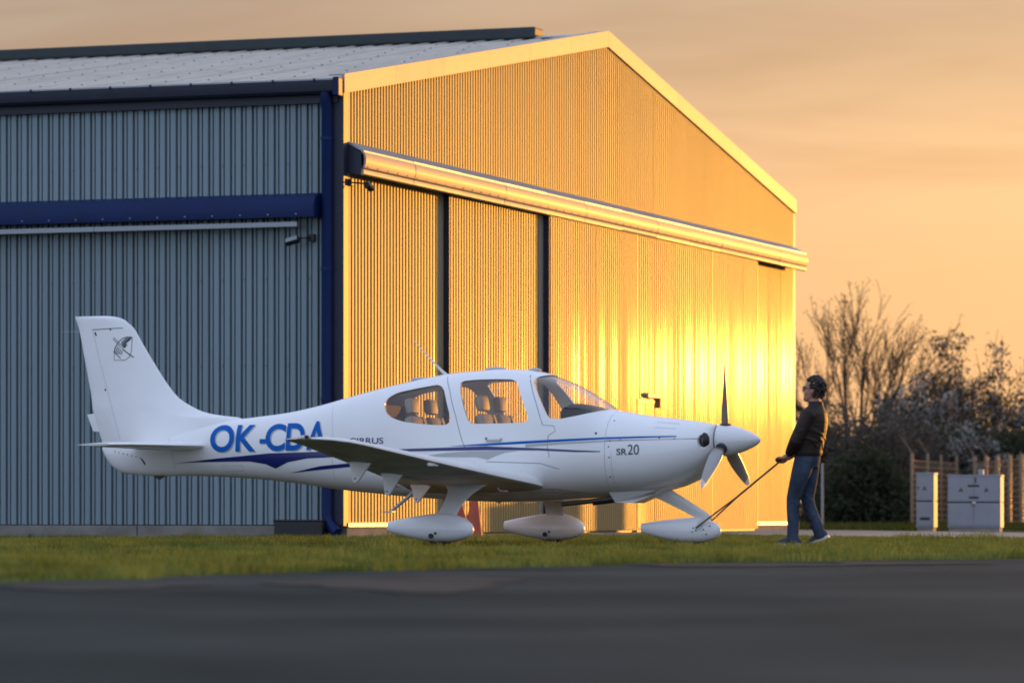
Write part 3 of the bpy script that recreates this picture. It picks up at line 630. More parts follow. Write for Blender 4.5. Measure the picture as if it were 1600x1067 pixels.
# fin and rudder as one lofted surface with a swept dorsal fillet
FLE = [(1.05,5.55),(1.30,5.75),(1.385,5.95),(1.406,6.152),(1.443,6.344),(1.507,6.498),(1.60,6.653),(1.755,6.793),(1.897,6.894),(2.059,7.002),(2.229,7.112),(2.386,7.213),(2.422,7.26),(2.465,7.315),(2.494,7.393),(2.512,7.527),(2.517,7.70)]
FTE = [(1.05,7.57),(1.087,7.582),(1.285,7.645),(1.483,7.708),(1.674,7.731),(2.014,7.802),(2.369,7.873),(2.517,7.929)]
def fle(z): return float(pchip([a for a, b in FLE], [b for a, b in FLE], z))
def fte(z): return float(np.interp(z, [a for a, b in FTE], [b for a, b in FTE]))
def fin_half(s, z):
    le, te = fle(z), fte(z); x = min(max((s-le)/(te-le), 1e-4), 1)
    tm = np.interp(z, [1.05, 1.25, 1.45, 1.8, 2.517], [.135, .108, .086, .066, .036])
    dm = np.interp(z, [1.05, 1.5, 2.5], [.95, .50, .26]); dr = np.interp(z, [1.05, 2.5], [.60, .42])
    d_, e_ = max(s-le, 0), max(te-s, 0)
    f = (math.sin(math.pi/2*min(1, d_/dm))**.72)*min(1, e_/dr)**.9
    f = f if e_ > dr*1.15 else f*1.0
    return tm*f+.003
frg = []
for z in [1.05, 1.12, 1.18, 1.24, 1.29, 1.33, 1.36, 1.385, 1.40, 1.415, 1.43, 1.45, 1.475, 1.51, 1.55, 1.6, 1.66, 1.73, 1.8, 1.9, 2.0, 2.1, 2.2, 2.3, 2.36, 2.40, 2.43, 2.455, 2.475, 2.492, 2.504, 2.513]:
    le, te = fle(z), fte(z); n = 26; xs_ = [.5*(1-math.cos(math.pi*i/n)) for i in range(n+1)]; k = 1 if z < 2.49 else max(.25, (2.517-z)/.027)
    rr = [P(le+(te-le)*x, fin_half(le+(te-le)*x, z)*k if 0 < x < 1 else 0, z) for x in xs_[::-1]]+[P(le+(te-le)*x, -fin_half(le+(te-le)*x, z)*k, z) for x in xs_[1:-1]]
    frg.append(rr)
fin = MB().rings(frg).build('fin', 'white_paint', AP, smooth=45)
for sg in (1, -1):
    skin(stroke([(7.32, 2.375), (7.50, 2.370), (7.70, 2.362)], .008), sg, .0015, .04, fin_half).build('rudder_gap', 'gap_dark', fin, fix=False)
    skin(stroke([(7.70, 2.362), (7.60, 2.0), (7.48, 1.6), (7.34, 1.15)], .004), sg, .001, .04, fin_half).build('rudder_gap', 'grey_mark', fin, fix=False)
    for s_, z_ in ((7.665, 2.325), (7.655, 2.305), (7.47, 2.362), (7.535, 1.70)):
        MB().ball((0, 0, 0), (.010, .008, .014), 8, 6).build('rudder_hinge', 'black_plastic', fin, loc=P(s_, sg*(fin_half(s_, z_)), z_))
    # emblem: winged shield with a propeller across it
    E0 = (7.445, 2.150); ES = .115
    def em(p): u, v = p; u = u if sg > 0 else -u; return (E0[0]-.125*1-(u)*ES+.0, E0[1]+v*ES*1.12)
    def est(pts, wd): skin(stroke([em(p) for p in pts], wd), sg, .0018, .05, fin_half).build('emblem', 'emblem_ink', fin, fix=False)
    est([(.95, .95), (.95, -.25), (.75, -.75), (.35, -1.0), (-.85, -1.0), (-.85, -.2)], .007)
    est([(.95, .95), (.45, .98), (0, .85), (-.35, .6), (-.75, .1), (-.85, -.2)], .010)
    for k in range(4): est([(.88-.05*k, .88-.05*k), (.40-.02*k, .86-.14*k), (.05+.04*k, .64-.14*k), (-.12+.09*k, .42-.12*k)], .011)
    for k in range(5): est([(-.62+.17*k, .30-.13*k), (-.78+.17*k, -.05-.1*k), (-.80+.18*k, -.42-.03*k)], .010)
    est([(-1.02, .86), (-.30, .22), (.12, -.02)], .007); est([(-.92, .96), (-.18, .34), (.22, .08)], .007)
    est([(.05, -.05), (.6, -.42), (1.2, -.78)], .012); est([(.25, .05), (.35, .3), (.5, .28)], .018); est([(-.92, -.25), (-.4, -.65), (-.15, -.85)], .010)
MB().add([P(7.69, -.008, 1.44), P(7.775, -.004, 1.43), P(7.70, -.004, 1.245), P(7.625, -.008, 1.24), P(7.69, .008, 1.44), P(7.775, .004, 1.43), P(7.70, .004, 1.245), P(7.625, .008, 1.24)], [(0,1,2,3),(7,6,5,4),(0,4,5,1),(1,5,6,2),(2,6,7,3),(3,7,4,0)]).build('rudder_tab', 'white_paint', fin)
MB().tube([P(7.85, 0, 2.345), P(7.95, 0, 2.346), P(8.10, 0, 2.348)], [.004, .003, .002], 6).build('static_wick', 'grey_mark', fin)
MB().prism([(S0-6.98, .762), (S0-6.80, .762), (S0-6.86, .725), (S0-6.89, .712), (S0-6.925, .725)], 'y', -.012, .012).build('tie_down', 'black_plastic', fus)
skin(stroke([(7.055, .94), (7.03, .90), (7.015, .875)], .018), 1, .002).build('vent_slot', 'black_plastic', fus, fix=False)
# spinner and propeller
SP = [(.168, .452), (.168, .44), (.166, .40), (.155, .32), (.135, .235), (.108, .16), (.075, .085), (.042, .032), (.018, .008), (.004, .0)]
spn = MB().lathe([(r, S0-s) for r, s in SP], 40, 'x', (0, 0, 1.097)).build('spinner', 'spinner_paint', AP, smooth=50)
MB().lathe([(.16, S0-.462), (.16, S0-.450)], 40, 'x', (0, 0, 1.097)).build('backplate', 'gap_dark', spn, smooth=40)
def blade():
    rg = []; tipz = []
    for r, c, t, tw in ((.10,.075,.5,70),(.16,.085,.42,62),(.22,.115,.26,54),(.32,.14,.18,44),(.45,.145,.13,35),(.60,.135,.10,28),(.74,.118,.085,23),(.83,.10,.075,20),(.90,.075,.07,18),(.935,.035,.06,17)):
        a = R(tw); fx = foil(12, t, .02)
        rg.append([((x-.4)*c*math.sin(a)*-1+y*c*math.cos(a), (x-.4)*c*math.cos(a)+y*c*math.sin(a), r) for x, y in fx])
    return rg
BR = blade(); b_in = MB().rings(BR[:8]).mesh('propeller_blade'); b_out = MB().rings(BR[7:]).mesh('blade_tip')
b_in.materials.append(MATS['blade_sun_tint']); b_in.materials.append(MATS['blade_face']); b_out.materials.append(MATS['blade_tip'])
for pl in b_in.polygons:
    if pl.normal.x > .12 and pl.center.z > .2: pl.material_index = 1
for m_ in (b_in, b_out): m_.shade_smooth(); m_.set_sharp_from_angle(angle=R(50))
for a in (2, 122, 242):
    b_ = obj('propeller_blade', b_in, None, AP, loc=P(.385, 0, 1.097), rot=(R(a), 0, 0)); obj('blade_tip', b_out, None, b_)
    MB().lathe([(.062, .13), (.062, .165), (.05, .175)], 18, 'z').build('blade_collar', 'gap_dark', b_, smooth=40)
# nose gear
NG = MB(); nr = []
for s_, z_, ch, t in ((1.17, .60, .17, .30), (1.05, .545, .155, .32), (.80, .41, .125, .34), (.60, .295, .11, .36), (.56, .262, .10, .36)):
    nr.append([P(s_-ch*.5*.5+ch*.5*x, ch*y, z_+ch*.85*(.5-x)) for x, y in foil(10, t, 0)])
NG.rings(nr).build('nose_leg', 'white_belly', AP, smooth=50)
npn = pant(.745, .87, 0, .036, .300, .115, .165).build('wheel_fairing', 'white_paint', AP, smooth=60)
for q in ((.70, .19), (.67, .165), (.62, .215), (.59, .175), (.71, .15), (.56, .125), (.52, .21)):
    for sd in (-1, 1): MB().lathe([(.008, -.004), (.008, .004)], 8, 'y', P(q[0], sd*.111, q[1])).build('fastener', 'gap_dark', npn)
MB().lathe([(.08, -.05), (.125, -.045), (.14, -.02), (.14, .02), (.125, .045), (.08, .05)], 24, 'y', P(.72, 0, .14)).build('wheel', 'rubber', AP, smooth=40)
for sd in (-1, 1): MB().prism([(S0-.64, .26), (S0-.60, .30), (S0-.56, .285), (S0-.63, .17), (S0-.68, .17)], 'y', sd*.118-.006, sd*.118+.006).build('fork', 'white_belly', AP)
# chin scoop, exhausts, step, aerials, beacons
MB().add([P(1.56, .30, .56), P(1.56, -.30, .56), P(1.52, .22, .455), P(1.52, -.22, .455), P(1.34, .18, .448), P(1.34, -.18, .448), P(1.05, .25, .58), P(1.05, -.25, .58), P(1.12, .12, .535), P(1.12, -.12, .535)],
   [(0,2,3,1),(2,4,5,3),(4,8,9,5),(0,6,8,4,2),(1,3,5,9,7),(6,7,9,8),(0,1,7,6)]).build('chin_scoop', 'white_paint', AP)
MB().tube([P(1.45, .22, .52), P(1.62, .22, .485), P(2.11, .22, .437)], .026, 14).build('exhaust_pipe', 'steel_dark', AP, smooth=50)
MB().tube([P(1.45, -.10, .52), P(1.60, -.10, .48), P(1.88, -.10, .448)], .024, 14).build('exhaust_pipe', 'steel_dark', AP, smooth=50)
st = MB().tube([P(3.60, .64, .58), P(3.66, .66, .52), P(3.84, .70, .37)], [.022, .020, .018], 10, flat=.6).build('boarding_step', 'grey_mark', AP, smooth=50)
MB().box(-.06, .05, -.05, .05, -.008, .008, .003).build('tread', 'grey_mark', st, loc=P(3.86, .72, .358))
MB().tube([P(3.50, 0, 1.81), P(3.56, 0, 1.86), P(3.63, 0, 1.93), P(3.75, 0, 2.05), P(3.88, 0, 2.19)], [.020, .017, .010, .006, .003], 8).build('whip_aerial', 'white_belly', AP, smooth=60)
for s_, a, hgt in ((2.94, .125, .028), (2.50, .075, .026), (3.80, .12, .022)):
    z_ = sec(s_)[0]; MB().ball((0, 0, 0), (a, .06, hgt), 16, 8).build('aerial_dome', 'grey_mark', AP, smooth=70, loc=P(s_, 0, z_+.002))
# cabin: seats, dash, floor, belts
MB().box(S0-4.0, S0-1.75, -.40, .40, .62, .66).build('cabin_floor', 'cabin_lining', AP)
MB().box(S0-4.16, S0-4.10, -.30, .30, .64, 1.50, .02).build('rear_bulkhead', 'cabin_lining', AP)
dd = MB()
dd.rings([[P(s_, .47*k_*c_, zz_) for c_, zz_ in ((-1, z0_), (-1, z1_), (-.6, z1_+.04*k2), (0, z1_+.055*k2), (.6, z1_+.04*k2), (1, z1_), (1, z0_))] for s_, k_, z0_, z1_, k2 in ((1.72, .82, 1.15, 1.41, .3), (1.85, .98, 1.1, 1.435, .7), (1.98, 1.08, 1.08, 1.44, 1), (2.02, 1.09, 1.08, 1.40, .6))]).build('instrument_panel', 'dash_black', AP, smooth=50)
def seat(s_, w, z, label=None):
    e = obj('seat', MB().box(-.24, .24, -.22, .22, -.10, .06, .05).mesh('seat'), 'seat_leather', AP, 40, loc=P(s_, w, z))
    MB().box(-.05, .05, -.21, .21, 0, .50, .045).build('backrest', 'seat_leather', e, 40, loc=(-.22, 0, .02), rot=(0, R(-14), 0))
    MB().box(-.045, .045, -.12, .12, 0, .17, .045).build('headrest', 'seat_leather', e, 40, loc=(-.355, 0, .535), rot=(0, R(-10), 0))
    MB().box(-.012, .012, -.17, .17, .03, .46, .01).build('back_panel', 'seat_dark', e, loc=(-.275, 0, .03), rot=(0, R(-14), 0))
    MB().tube([(-.30, .10, .50), (-.22, .09, .30), (-.10, .02, .10)], .012, 6).build('seat_belt', 'seat_dark', e)
for s_, z in ((2.62, .88), (3.42, .86)):
    for w in (.26, -.26): seat(s_, w, z)

# ------------------------------------------------------------------ grass
mat('grass', (.034, .068, .018), .7, alt=(.25, .265, .063), alt_pos=(.38, .64), scale=1.8, spec=.12, trans=(.19, .24, .038), coords='Object', aniso=(1, .35, 1))
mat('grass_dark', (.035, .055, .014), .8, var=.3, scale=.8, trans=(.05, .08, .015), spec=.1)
PP = np.array(PATH)
def in_poly(x, y, poly):
    ins = np.zeros(len(x), bool); j = len(poly)-1
    for i in range(len(poly)):
        xi, yi = poly[i]; xj, yj = poly[j]
        c_ = ((yi > y) != (yj > y)) & (x < (xj-xi)*(y-yi)/(yj-yi+1e-9)+xi); ins ^= c_; j = i
    return ins
HD = np.array([.334, .9425])
def hang_local(x, y):
    dx, dy = x+2.351, y-55.0
    return dx*HD[0]+dy*HD[1], -dx*HD[1]+dy*HD[0]      # along the gable, into the building
def vnoise(x, y, k, seed):
    r_ = np.random.default_rng(seed); ph = r_.uniform(0, 6.28, (6, 2)); a = r_.uniform(0, 6.28, 6); f = k*r_.uniform(.6, 1.7, 6); s = 0
    for i in range(6): s = s+np.sin(f[i]*(x*np.cos(a[i])+y*np.sin(a[i]))+ph[i, 0])
    return s/6
def grass(name, n, ymin, ymax, hmean, wmean, m, keep):
    y = RNG.uniform(ymin, ymax, n); half = .129*y*1.35+1.5; x = RNG.uniform(-1, 1, n)*half
    k = keep(x, y); x, y = x[k], y[k]; n = len(x)
    cl = .8+.95*vnoise(x, y*.7, 2.6, 3)+.5*vnoise(x, y, 9, 5)
    h = hmean*np.clip(cl, .2, 2.2)*RNG.uniform(.55, 1.35, n); w = wmean*RNG.uniform(.6, 1.4, n)
    ang = RNG.uniform(0, 6.28, n); lean = RNG.uniform(.1, .75, n)*h; la = RNG.uniform(0, 6.28, n)
    dx, dy = np.cos(ang)*w/2, np.sin(ang)*w/2; lx, ly = np.cos(la)*lean, np.sin(la)*lean; z0 = -.005
    v = np.empty((n, 5, 3), np.float32)
    v[:, 0] = np.stack([x-dx, y-dy, np.full(n, z0)], 1); v[:, 1] = np.stack([x+dx, y+dy, np.full(n, z0)], 1)
    v[:, 2] = np.stack([x+dx*.7+lx*.35, y+dy*.7+ly*.35, h*.6], 1); v[:, 3] = np.stack([x-dx*.7+lx*.35, y-dy*.7+ly*.35, h*.6], 1)
    v[:, 4] = np.stack([x+lx, y+ly, h], 1)
    b = np.arange(n)[:, None]*5
    f = np.concatenate([b+[0, 1, 2], b+[0, 2, 3], b+[3, 2, 4]], 0)
    return obj(name, np_mesh(name, v.reshape(-1, 3), f), m)
def keep_lawn(x, y):
    t_, d_ = hang_local(x, y)
    jag = .45*vnoise(x, y*.3, 3.0, 21)+.25*vnoise(x, y*.3, 11, 22)
    k = (y > edge_y(x)+.22+jag*.8) & ~in_poly(x, y, PATH) & ~((t_ > -.35) & (d_ > -.35))
    k &= ~((t_ > 3.6) & (t_ < 24) & (d_ > -1.3))
    k &= (vnoise(x, y, 1.1, 31)+.35*vnoise(x, y, 5, 33) > -.30) | (RNG.uniform(0, 1, len(x)) < .12)
    return k
gr = grass('grass', 330000, 14, 66, .052, .0085, 'grass', keep_lawn); tag(gr, 'short sunlit grass strip between tarmac and hangar', 'grass', kind='stuff')
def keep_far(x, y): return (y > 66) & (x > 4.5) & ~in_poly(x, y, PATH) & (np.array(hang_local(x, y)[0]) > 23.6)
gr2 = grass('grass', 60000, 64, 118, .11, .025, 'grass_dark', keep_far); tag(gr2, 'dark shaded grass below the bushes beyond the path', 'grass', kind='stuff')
def keep_tuft(x, y):
    k = np.zeros(len(x), bool)
    rr = random.Random(5); TUFTS = [(rr.uniform(-.125, .125)*yy, yy, rr.uniform(.10, .34)) for yy in [float(edge_y(0))+rr.uniform(-4, 26) for _ in range(120)]]
    TUFTS += [(-2.75-.9425*k*.35, 54.3+.334*k*.35-.05, rr.uniform(.08, .2)) for k in range(2, 18) if rr.random() < .6]
    TUFTS = [t_ for t_ in TUFTS if t_[1] > edge_y(t_[0])+.15]
    for cx, cy, r_ in TUFTS+list(((-3.05, 48.5, .5), (-1.5, 51, .35), (3.55, 30.0, .5), (4.8, 46.5, .45), (5.2, 49, .5), (-2.2, 20.4, .4), (-.9, 23.6, .4), (1.5, 28, .4), (-4.8, 40, .5), (2.6, 29.3, .3), (.4, 45.5, .35))):
        k |= ((x-cx)**2+((y-cy)*.6)**2 < r_*r_)
    return k
gr3 = grass('grass_tuft', 260000, 14, 54, .082, .010, 'grass', keep_tuft); tag(gr3, 'taller tufts of grass standing in the lawn', 'grass', kind='stuff')

# ------------------------------------------------------------------ tow bar and traffic cones
mat('tow_steel', (.16, .12, .09), .45, metal=.6)
mat('cone_red', (.42, .075, .035), .65, var=.2, scale=9)
mat('cone_white', (.55, .50, .45), .6, var=.2, scale=12)
LOCAL = AP.matrix_basis.copy()
def AW(s, w, z): return Matrix.Translation(AP.location) @ Matrix.Rotation(-th, 4, 'Z') @ Vector(P(s, w, z))
HAND = Vector((2.762, 40.70, .885))
tb = empty('tow_bar', (AW(.69, 0, 0)[0], AW(.69, 0, 0)[1], 0)); tag(tb, 'thin steel tow bar from the nose wheel to the man\'s hands', 'tow bar')
def TL(v): return Vector(v)-tb.location
ax1, ax2 = AW(.665, .135, .190), AW(.665, -.135, .190); jn = AW(.665, 0, .19).lerp(HAND, .48); k1, k2 = AW(.665, .11, .19).lerp(HAND, .17), AW(.665, -.11, .19).lerp(HAND, .17)
MB().tube([TL(jn.lerp(HAND, -.1)), TL(HAND+(HAND-jn)*.10)], .011, 10).build('bar', 'tow_steel', tb, smooth=50)
for a_, k_ in ((ax1, k1), (ax2, k2)): MB().tube([TL(a_), TL(k_), TL(jn)], .0085, 8).build('fork_arm', 'tow_steel', tb, smooth=50)
MB().tube([TL(k1), TL(k2)], .008, 8).build('cross_piece', 'tow_steel', tb, smooth=50)
hd_ = Vector((.358, .934, 0)); MB().tube([TL(HAND-hd_*.16), TL(HAND+hd_*.16)], .013, 10).build('handle', 'rubber', tb, smooth=50)
def cone(x, y, rz, tilt, label):
    e = empty('traffic_cone', (x, y, 0), rz); e.rotation_euler = (tilt[0], tilt[1], rz); tag(e, label, 'traffic cone', 'old traffic cones by the hangar')
    MB().box(-.17, .17, -.17, .17, 0, .035, .012).build('base', 'rubber', e)
    MB().lathe([(.130, .03), (.126, .06), (.100, .22)], 24).build('body', 'cone_red', e, smooth=50)
    MB().lathe([(.1005, .22), (.079, .35)], 24).build('band', 'cone_red' , e, smooth=50)
    MB().lathe([(.0785, .35), (.045, .57), (.038, .60), (.030, .605)], 24).build('top', 'cone_red', e, smooth=50)
    MB().box(-.03, .03, -.1225, -.112, .24, .33).build('sticker', 'cone_white', e, loc=(0, .028, 0), rot=(R(-8), 0, 0))
cone(-.52, 53.2, .3, (0, R(2)), 'faded red traffic cone nearest the gear leg under the wing, right of the other')
cone(-.68, 54.0, .9, (R(2), R(-12)), 'faded red traffic cone leaning, half hidden by the main gear leg')

# ------------------------------------------------------------------ cabinets, fence, posts beyond the path
mat('cabinet_grey', (.33, .36, .41), .6, var=.06, scale=4)
mat('sign_dark', (.03, .04, .05), .6)
mat('sign_yellow', (.30, .26, .06), .6)
mat('concrete_post', (.33, .31, .29), .85, var=.15, scale=6)
mat('post_steel', (.22, .14, .09), .40, metal=.6, var=.1)
mat('wire', (.42, .26, .15), .5, metal=.5)  # lightened and warmed so the mesh carries its sunlit orange as colour
def cabinet(x, y, wd, dp, hgt, rz, label, doors, knob):
    e = empty('utility_cabinet', (x, y, 0), rz); tag(e, label, 'cabinet', 'utility cabinets by the fence')
    MB().box(-wd/2+.02, wd/2-.02, -dp/2+.02, dp/2-.02, -.05, .10).build('base', 'concrete_post', e)
    MB().box(-wd/2, wd/2, -dp/2, dp/2, .08, hgt*.505, .006).build('lower_body', 'cabinet_grey', e)
    MB().box(-wd/2+.008, wd/2-.008, -dp/2+.008, dp/2-.008, hgt*.500, hgt*.53).build('joint', 'sign_dark', e)
    MB().box(-wd/2, wd/2, -dp/2, dp/2, hgt*.525, hgt-.03, .006).build('upper_body', 'cabinet_grey', e)
    MB().box(-wd/2-.012, wd/2+.012, -dp/2-.012, dp/2+.012, hgt-.032, hgt, .008).build('roof', 'cabinet_grey', e)
    for i in range(doors):
        a = -wd/2+.02+i*(wd-.04)/doors; b = a+(wd-.04)/doors-.012
        d_ = MB().box(a, b, -dp/2-.012, -dp/2+.002, hgt*.54, hgt-.05, .003).build('door', 'cabinet_grey', e)
        c = (a+b)/2; z = hgt*.74
        MB().prism([(c-.045, z-.035), (c+.045, z-.035), (c, z+.045)], 'y', -dp/2-.016, -dp/2-.013).build('warning_sign', 'sign_dark', d_)
        MB().prism([(c-.022, z-.024), (c+.022, z-.024), (c, z+.018)], 'y', -dp/2-.019, -dp/2-.0165).build('warning_mark', 'sign_yellow', d_)
        MB().box(a, b, -dp/2-.012, -dp/2+.002, .12, hgt*.49, .003).build('door', 'cabinet_grey', e)
    if doors == 1: MB().box(-.09, .09, -dp/2-.018, -dp/2-.013, .22, .27).build('vent', 'sign_dark', e); MB().box(-.13, -.11, -dp/2-.03, -dp/2-.013, hgt*.73, hgt*.77).build('handle', 'sign_dark', e)
    else:
        MB().box(-.11, .10, -dp/2-.018, -dp/2-.013, hgt*.79, hgt*.825).build('name_plate', 'sign_dark', e); MB().box(-.09, .09, -dp/2-.018, -dp/2-.013, hgt*.585, hgt*.62).build('name_plate', 'sign_dark', e)
        MB().box(.02, .045, -dp/2-.022, -dp/2-.013, hgt*.86, hgt*.95).build('handle', 'sign_dark', e)
        MB().ball((0, -dp/2-.03, hgt*.50), .04, 12, 8).build('padlock', 'sill', e)
    if knob: MB().box(-.05, .05, -.06, .06, hgt, hgt+.10, .02).build('vent_cap', 'cabinet_grey', e, loc=(.10, 0, 0))
cabinet(7.735, 74.0, .335, .42, 1.10, R(-15), 'tall narrow grey utility cabinet with a black vent slot, left of the wide one', 1, False)
cabinet(8.60, 73.6, .985, .42, 1.055, R(-15), 'wide grey double-door utility cabinet with warning triangles in front of the fence', 2, True)
def fence_post(parent, x, y, hgt, arm, big=.07, loc0=(0, 0)):
    p_ = MB().lathe([(big/2, -.2), (big/2, hgt-.02), (big/2-.01, hgt)], 14).build('post', 'post_steel', parent, smooth=40, loc=(x-loc0[0], y-loc0[1], 0))
    if arm: MB().tube([(0, 0, hgt-.03), (-.30, -.05, hgt+.45)], .026, 6).build('arm', 'post_steel', p_)
FA = [(11.49, 114.0), (12.26, 117.0), (12.86, 119.0), (13.50, 120.5)]
FB = [(13.52, 120.4), (13.80, 118.4), (13.93, 116.6), (14.02, 114.6), (14.12, 112.6), (14.2, 110.6), (14.3, 108.6)]
def fence(pts, hgts, arms, label, big):
    e = empty('wire_fence', (pts[0][0], pts[0][1], 0)); tag(e, label, 'fence', 'boundary fence')
    for i, (p_, h_, a_) in enumerate(zip(pts, hgts, arms)): fence_post(e, p_[0], p_[1], h_, a_, big, pts[0])
    for i in range(len(pts)-1):
        a, b = pts[i], pts[i+1]; m_ = MB()
        for k in range(11):
            q0 = Vector((a[0]-pts[0][0], a[1]-pts[0][1], .12+.175*k)); q1 = Vector((b[0]-pts[0][0], b[1]-pts[0][1], .12+.175*k))
            m_.tube([q0, q0.lerp(q1, .5)-Vector((0, 0, .012)), q1], .018, 4)
        for k in range(1, 9):
            q = Vector((a[0]-pts[0][0], a[1]-pts[0][1], 0)).lerp(Vector((b[0]-pts[0][0], b[1]-pts[0][1], 0)), k/9)
            m_.tube([q+Vector((0, 0, .1)), q+Vector((0, 0, 1.88))], .006, 4)
        m_.build('mesh_panel', 'wire', e)
fence(FA, [2.07, 2.1, 2.1, 2.1], [1, 1, 0, 0], 'wire fence running back from the corner post left of the narrow cabinet', .085)
fence(FB[1:], [2.05, 2.03, 2.0, 2.0, 2.0, 2.0], [1, 1, 0, 0, 0, 0], 'sunlit wire fence behind and right of the wide cabinet', .11)
fp = MB().lathe([(.032, -.2), (.028, 1.50), (.015, 1.53)], 10).build('marker_post', 'concrete_post', None, smooth=40, loc=(7.35, 94.0, 0)); tag(fp, 'thin grey post standing behind the man\'s back', 'post')

# ------------------------------------------------------------------ trees and bushes
mat('bark', (.050, .034, .024), .9, var=.3, scale=6)
mat('twig', (.075, .055, .04), .9)
mat('bud', (.12, .085, .05), .8, trans=(.22, .13, .05))
mat('leaf_dark', (.035, .042, .022), .7, var=.35, scale=.8, trans=(.07, .07, .02), spec=.2)
mat('leaf_brown', (.13, .11, .09), .8, var=.35, scale=.8, trans=(.10, .07, .03), spec=.1)
mat('blossom', (.40, .37, .35), .8, var=.15, scale=1.2, trans=(.35, .30, .24), spec=.1)
def branch(mb, p, d_, ln, r, lev, tips, up=.12, spread=.5, kids=(2, 3), seg=4):
    pts_, rad = [p], [r]; q = p.copy(); dd_ = d_.copy()
    for i in range(seg):
        dd_ = (dd_+Vector((random.gauss(0, .09), random.gauss(0, .09), random.gauss(0, .06)+up*.25))).normalized(); q = q+dd_*ln/seg; pts_.append(q.copy()); rad.append(max(r*(1-.42*(i+1)/seg), .010))
    mb.tube(pts_, rad, 5 if r > .02 else 3, cap=False)
    if lev == 0: tips.append((q, dd_)); return
    tips.append((pts_[-2], dd_))
    n = random.randint(*kids)
    for k in range(n):
        f = 1.0 if k == 0 else random.uniform(.35, .95); i = min(int(f*seg), seg-1); b0 = pts_[i].lerp(pts_[i+1], f*seg-i)
        sd_ = Vector((random.gauss(0, 1), random.gauss(0, 1), random.gauss(0, .5))).normalized()
        nd = (dd_+sd_*(spread if k else spread*.4)+Vector((0, 0, up))).normalized()
        branch(mb, b0, nd, ln*random.uniform(.6, .85), rad[i]*(.62 if k else .8), lev-1, tips, up, spread, kids, seg)
def flecks(name, centers, spread, size, m, parent, n_each, flat=.8):
    c = np.repeat(np.array(centers, np.float32), n_each, 0); n = len(c); c = c+RNG.normal(0, 1, (n, 3))*np.array(spread)
    a = RNG.normal(0, 1, (n, 3)); a /= np.linalg.norm(a, axis=1)[:, None]; b = RNG.normal(0, 1, (n, 3)); b -= a*(a*b).sum(1)[:, None]; b /= np.linalg.norm(b, axis=1)[:, None]
    s = (size*RNG.uniform(.5, 1.4, n))[:, None]
    v = np.stack([c-a*s, c-b*s*.6*flat, c+a*s, c+b*s*.6*flat], 1).reshape(-1, 3); f = np.arange(n*4).reshape(-1, 4)
    return obj(name, np_mesh(name, v, f), m, parent)
def bare_tree(x, y, hgt, label):
    e = empty('bare_tree', (x, y, 0)); tag(e, label, 'tree'); mb = MB(); tips = []
    trunk = MB().tube([(0, 0, -.1), (.03, 0, .7), (-.02, .03, 1.5)], [.24, .19, .16], 9).build('trunk', 'bark', e, smooth=60)
    for k in range(12):                              # an open fan of limbs from the low fork
        a = R(-58+116*k/11)+random.uniform(-.06, .06)
        branch(mb, Vector((0, 0, random.uniform(1.1, 1.5))), Vector((math.sin(a), random.uniform(-.45, .45), math.cos(a))).normalized(), hgt*(.285-.035*abs(a)), .090, 4, tips, .07, .40, (2, 4))
    mb.build('crown', 'bark', e, smooth=80, fix=False)
    flecks('buds', [t[0][:] for t in tips], (.06, .06, .08), .035, 'bud', e, 6)
    return e
def shrub(name, x, y, rx, ry, hgt, label, leaf, nleaf, flower, nflower, stems=7, fsize=.07, lsize=.075, cat='shrub', group='flowering shrubs behind the fence', lev=3, ball=False):
    e = empty(name, (x, y, 0)); tag(e, label, cat, group); mb = MB(); tips = []
    for k in range(stems):
        a = 2*math.pi*k/stems+random.uniform(-.3, .3); el_ = random.uniform(.8, 1.35)
        branch(mb, Vector((math.cos(a)*rx*.22, math.sin(a)*ry*.22, 0)), Vector((math.cos(a)*math.cos(el_)*rx/hgt*1.6, math.sin(a)*math.cos(el_)*ry/hgt*1.6, math.sin(el_))).normalized(), hgt*.36, .05, lev, tips, .16, .55, (2, 3))
    mb.build('branches', 'twig', e, smooth=80, fix=False)
    cs = []
    for i in range(320):                             # clumps through the crown's volume with an uneven outline
        a, b_ = random.uniform(0, 2*math.pi), random.uniform(-.2, 1)
        r_ = random.uniform(.25, 1)**.5*(.86+.14*math.sin(3*a+x)+random.uniform(-.12, .16)); zc = hgt*.10+hgt*.88*r_*max(b_, -.1)
        wz = math.sqrt(max(0, 1-max(b_, 0)**2)); cs.append((rx*r_*wz*math.cos(a), ry*r_*wz*math.sin(a), max(.15, zc)))
    if nleaf: flecks('leaves', cs, (.24, .24, .22), lsize, leaf, e, nleaf)
    if nflower:
        fc = [c for c in cs if c[2] > hgt*.25 and random.random() < .62]
        flecks('blossom', fc, (.17, .17, .17), fsize, flower, e, nflower)
    return e
bare_tree(10.9, 128, 8.1, 'tall bare tree with fine upright branches against the orange sky')
G = 'flowering shrubs behind the fence'
shrub('blossom_shrub', 15.2, 131, 2.7, 2.0, 6.2, 'tallest blossoming shrub, behind the wide cabinet', 'leaf_dark', 52, 'blossom', 52, group=G)
shrub('blossom_shrub', 12.9, 127, 2.0, 1.5, 5.1, 'pale blossoming shrub behind the corner post of the fence', 'leaf_dark', 30, 'blossom', 85, group=G)
shrub('blossom_shrub', 17.3, 128, 1.6, 1.6, 4.9, 'blossoming shrub at the right edge of the picture', 'leaf_dark', 40, 'blossom', 50, group=G)
shrub('blossom_shrub', 14.4, 124, 1.3, 1.2, 3.4, 'low blossoming shrub with white patches above the narrow cabinet', 'leaf_dark', 30, 'blossom', 50, group=G)
G2 = 'dark thicket along the fence'
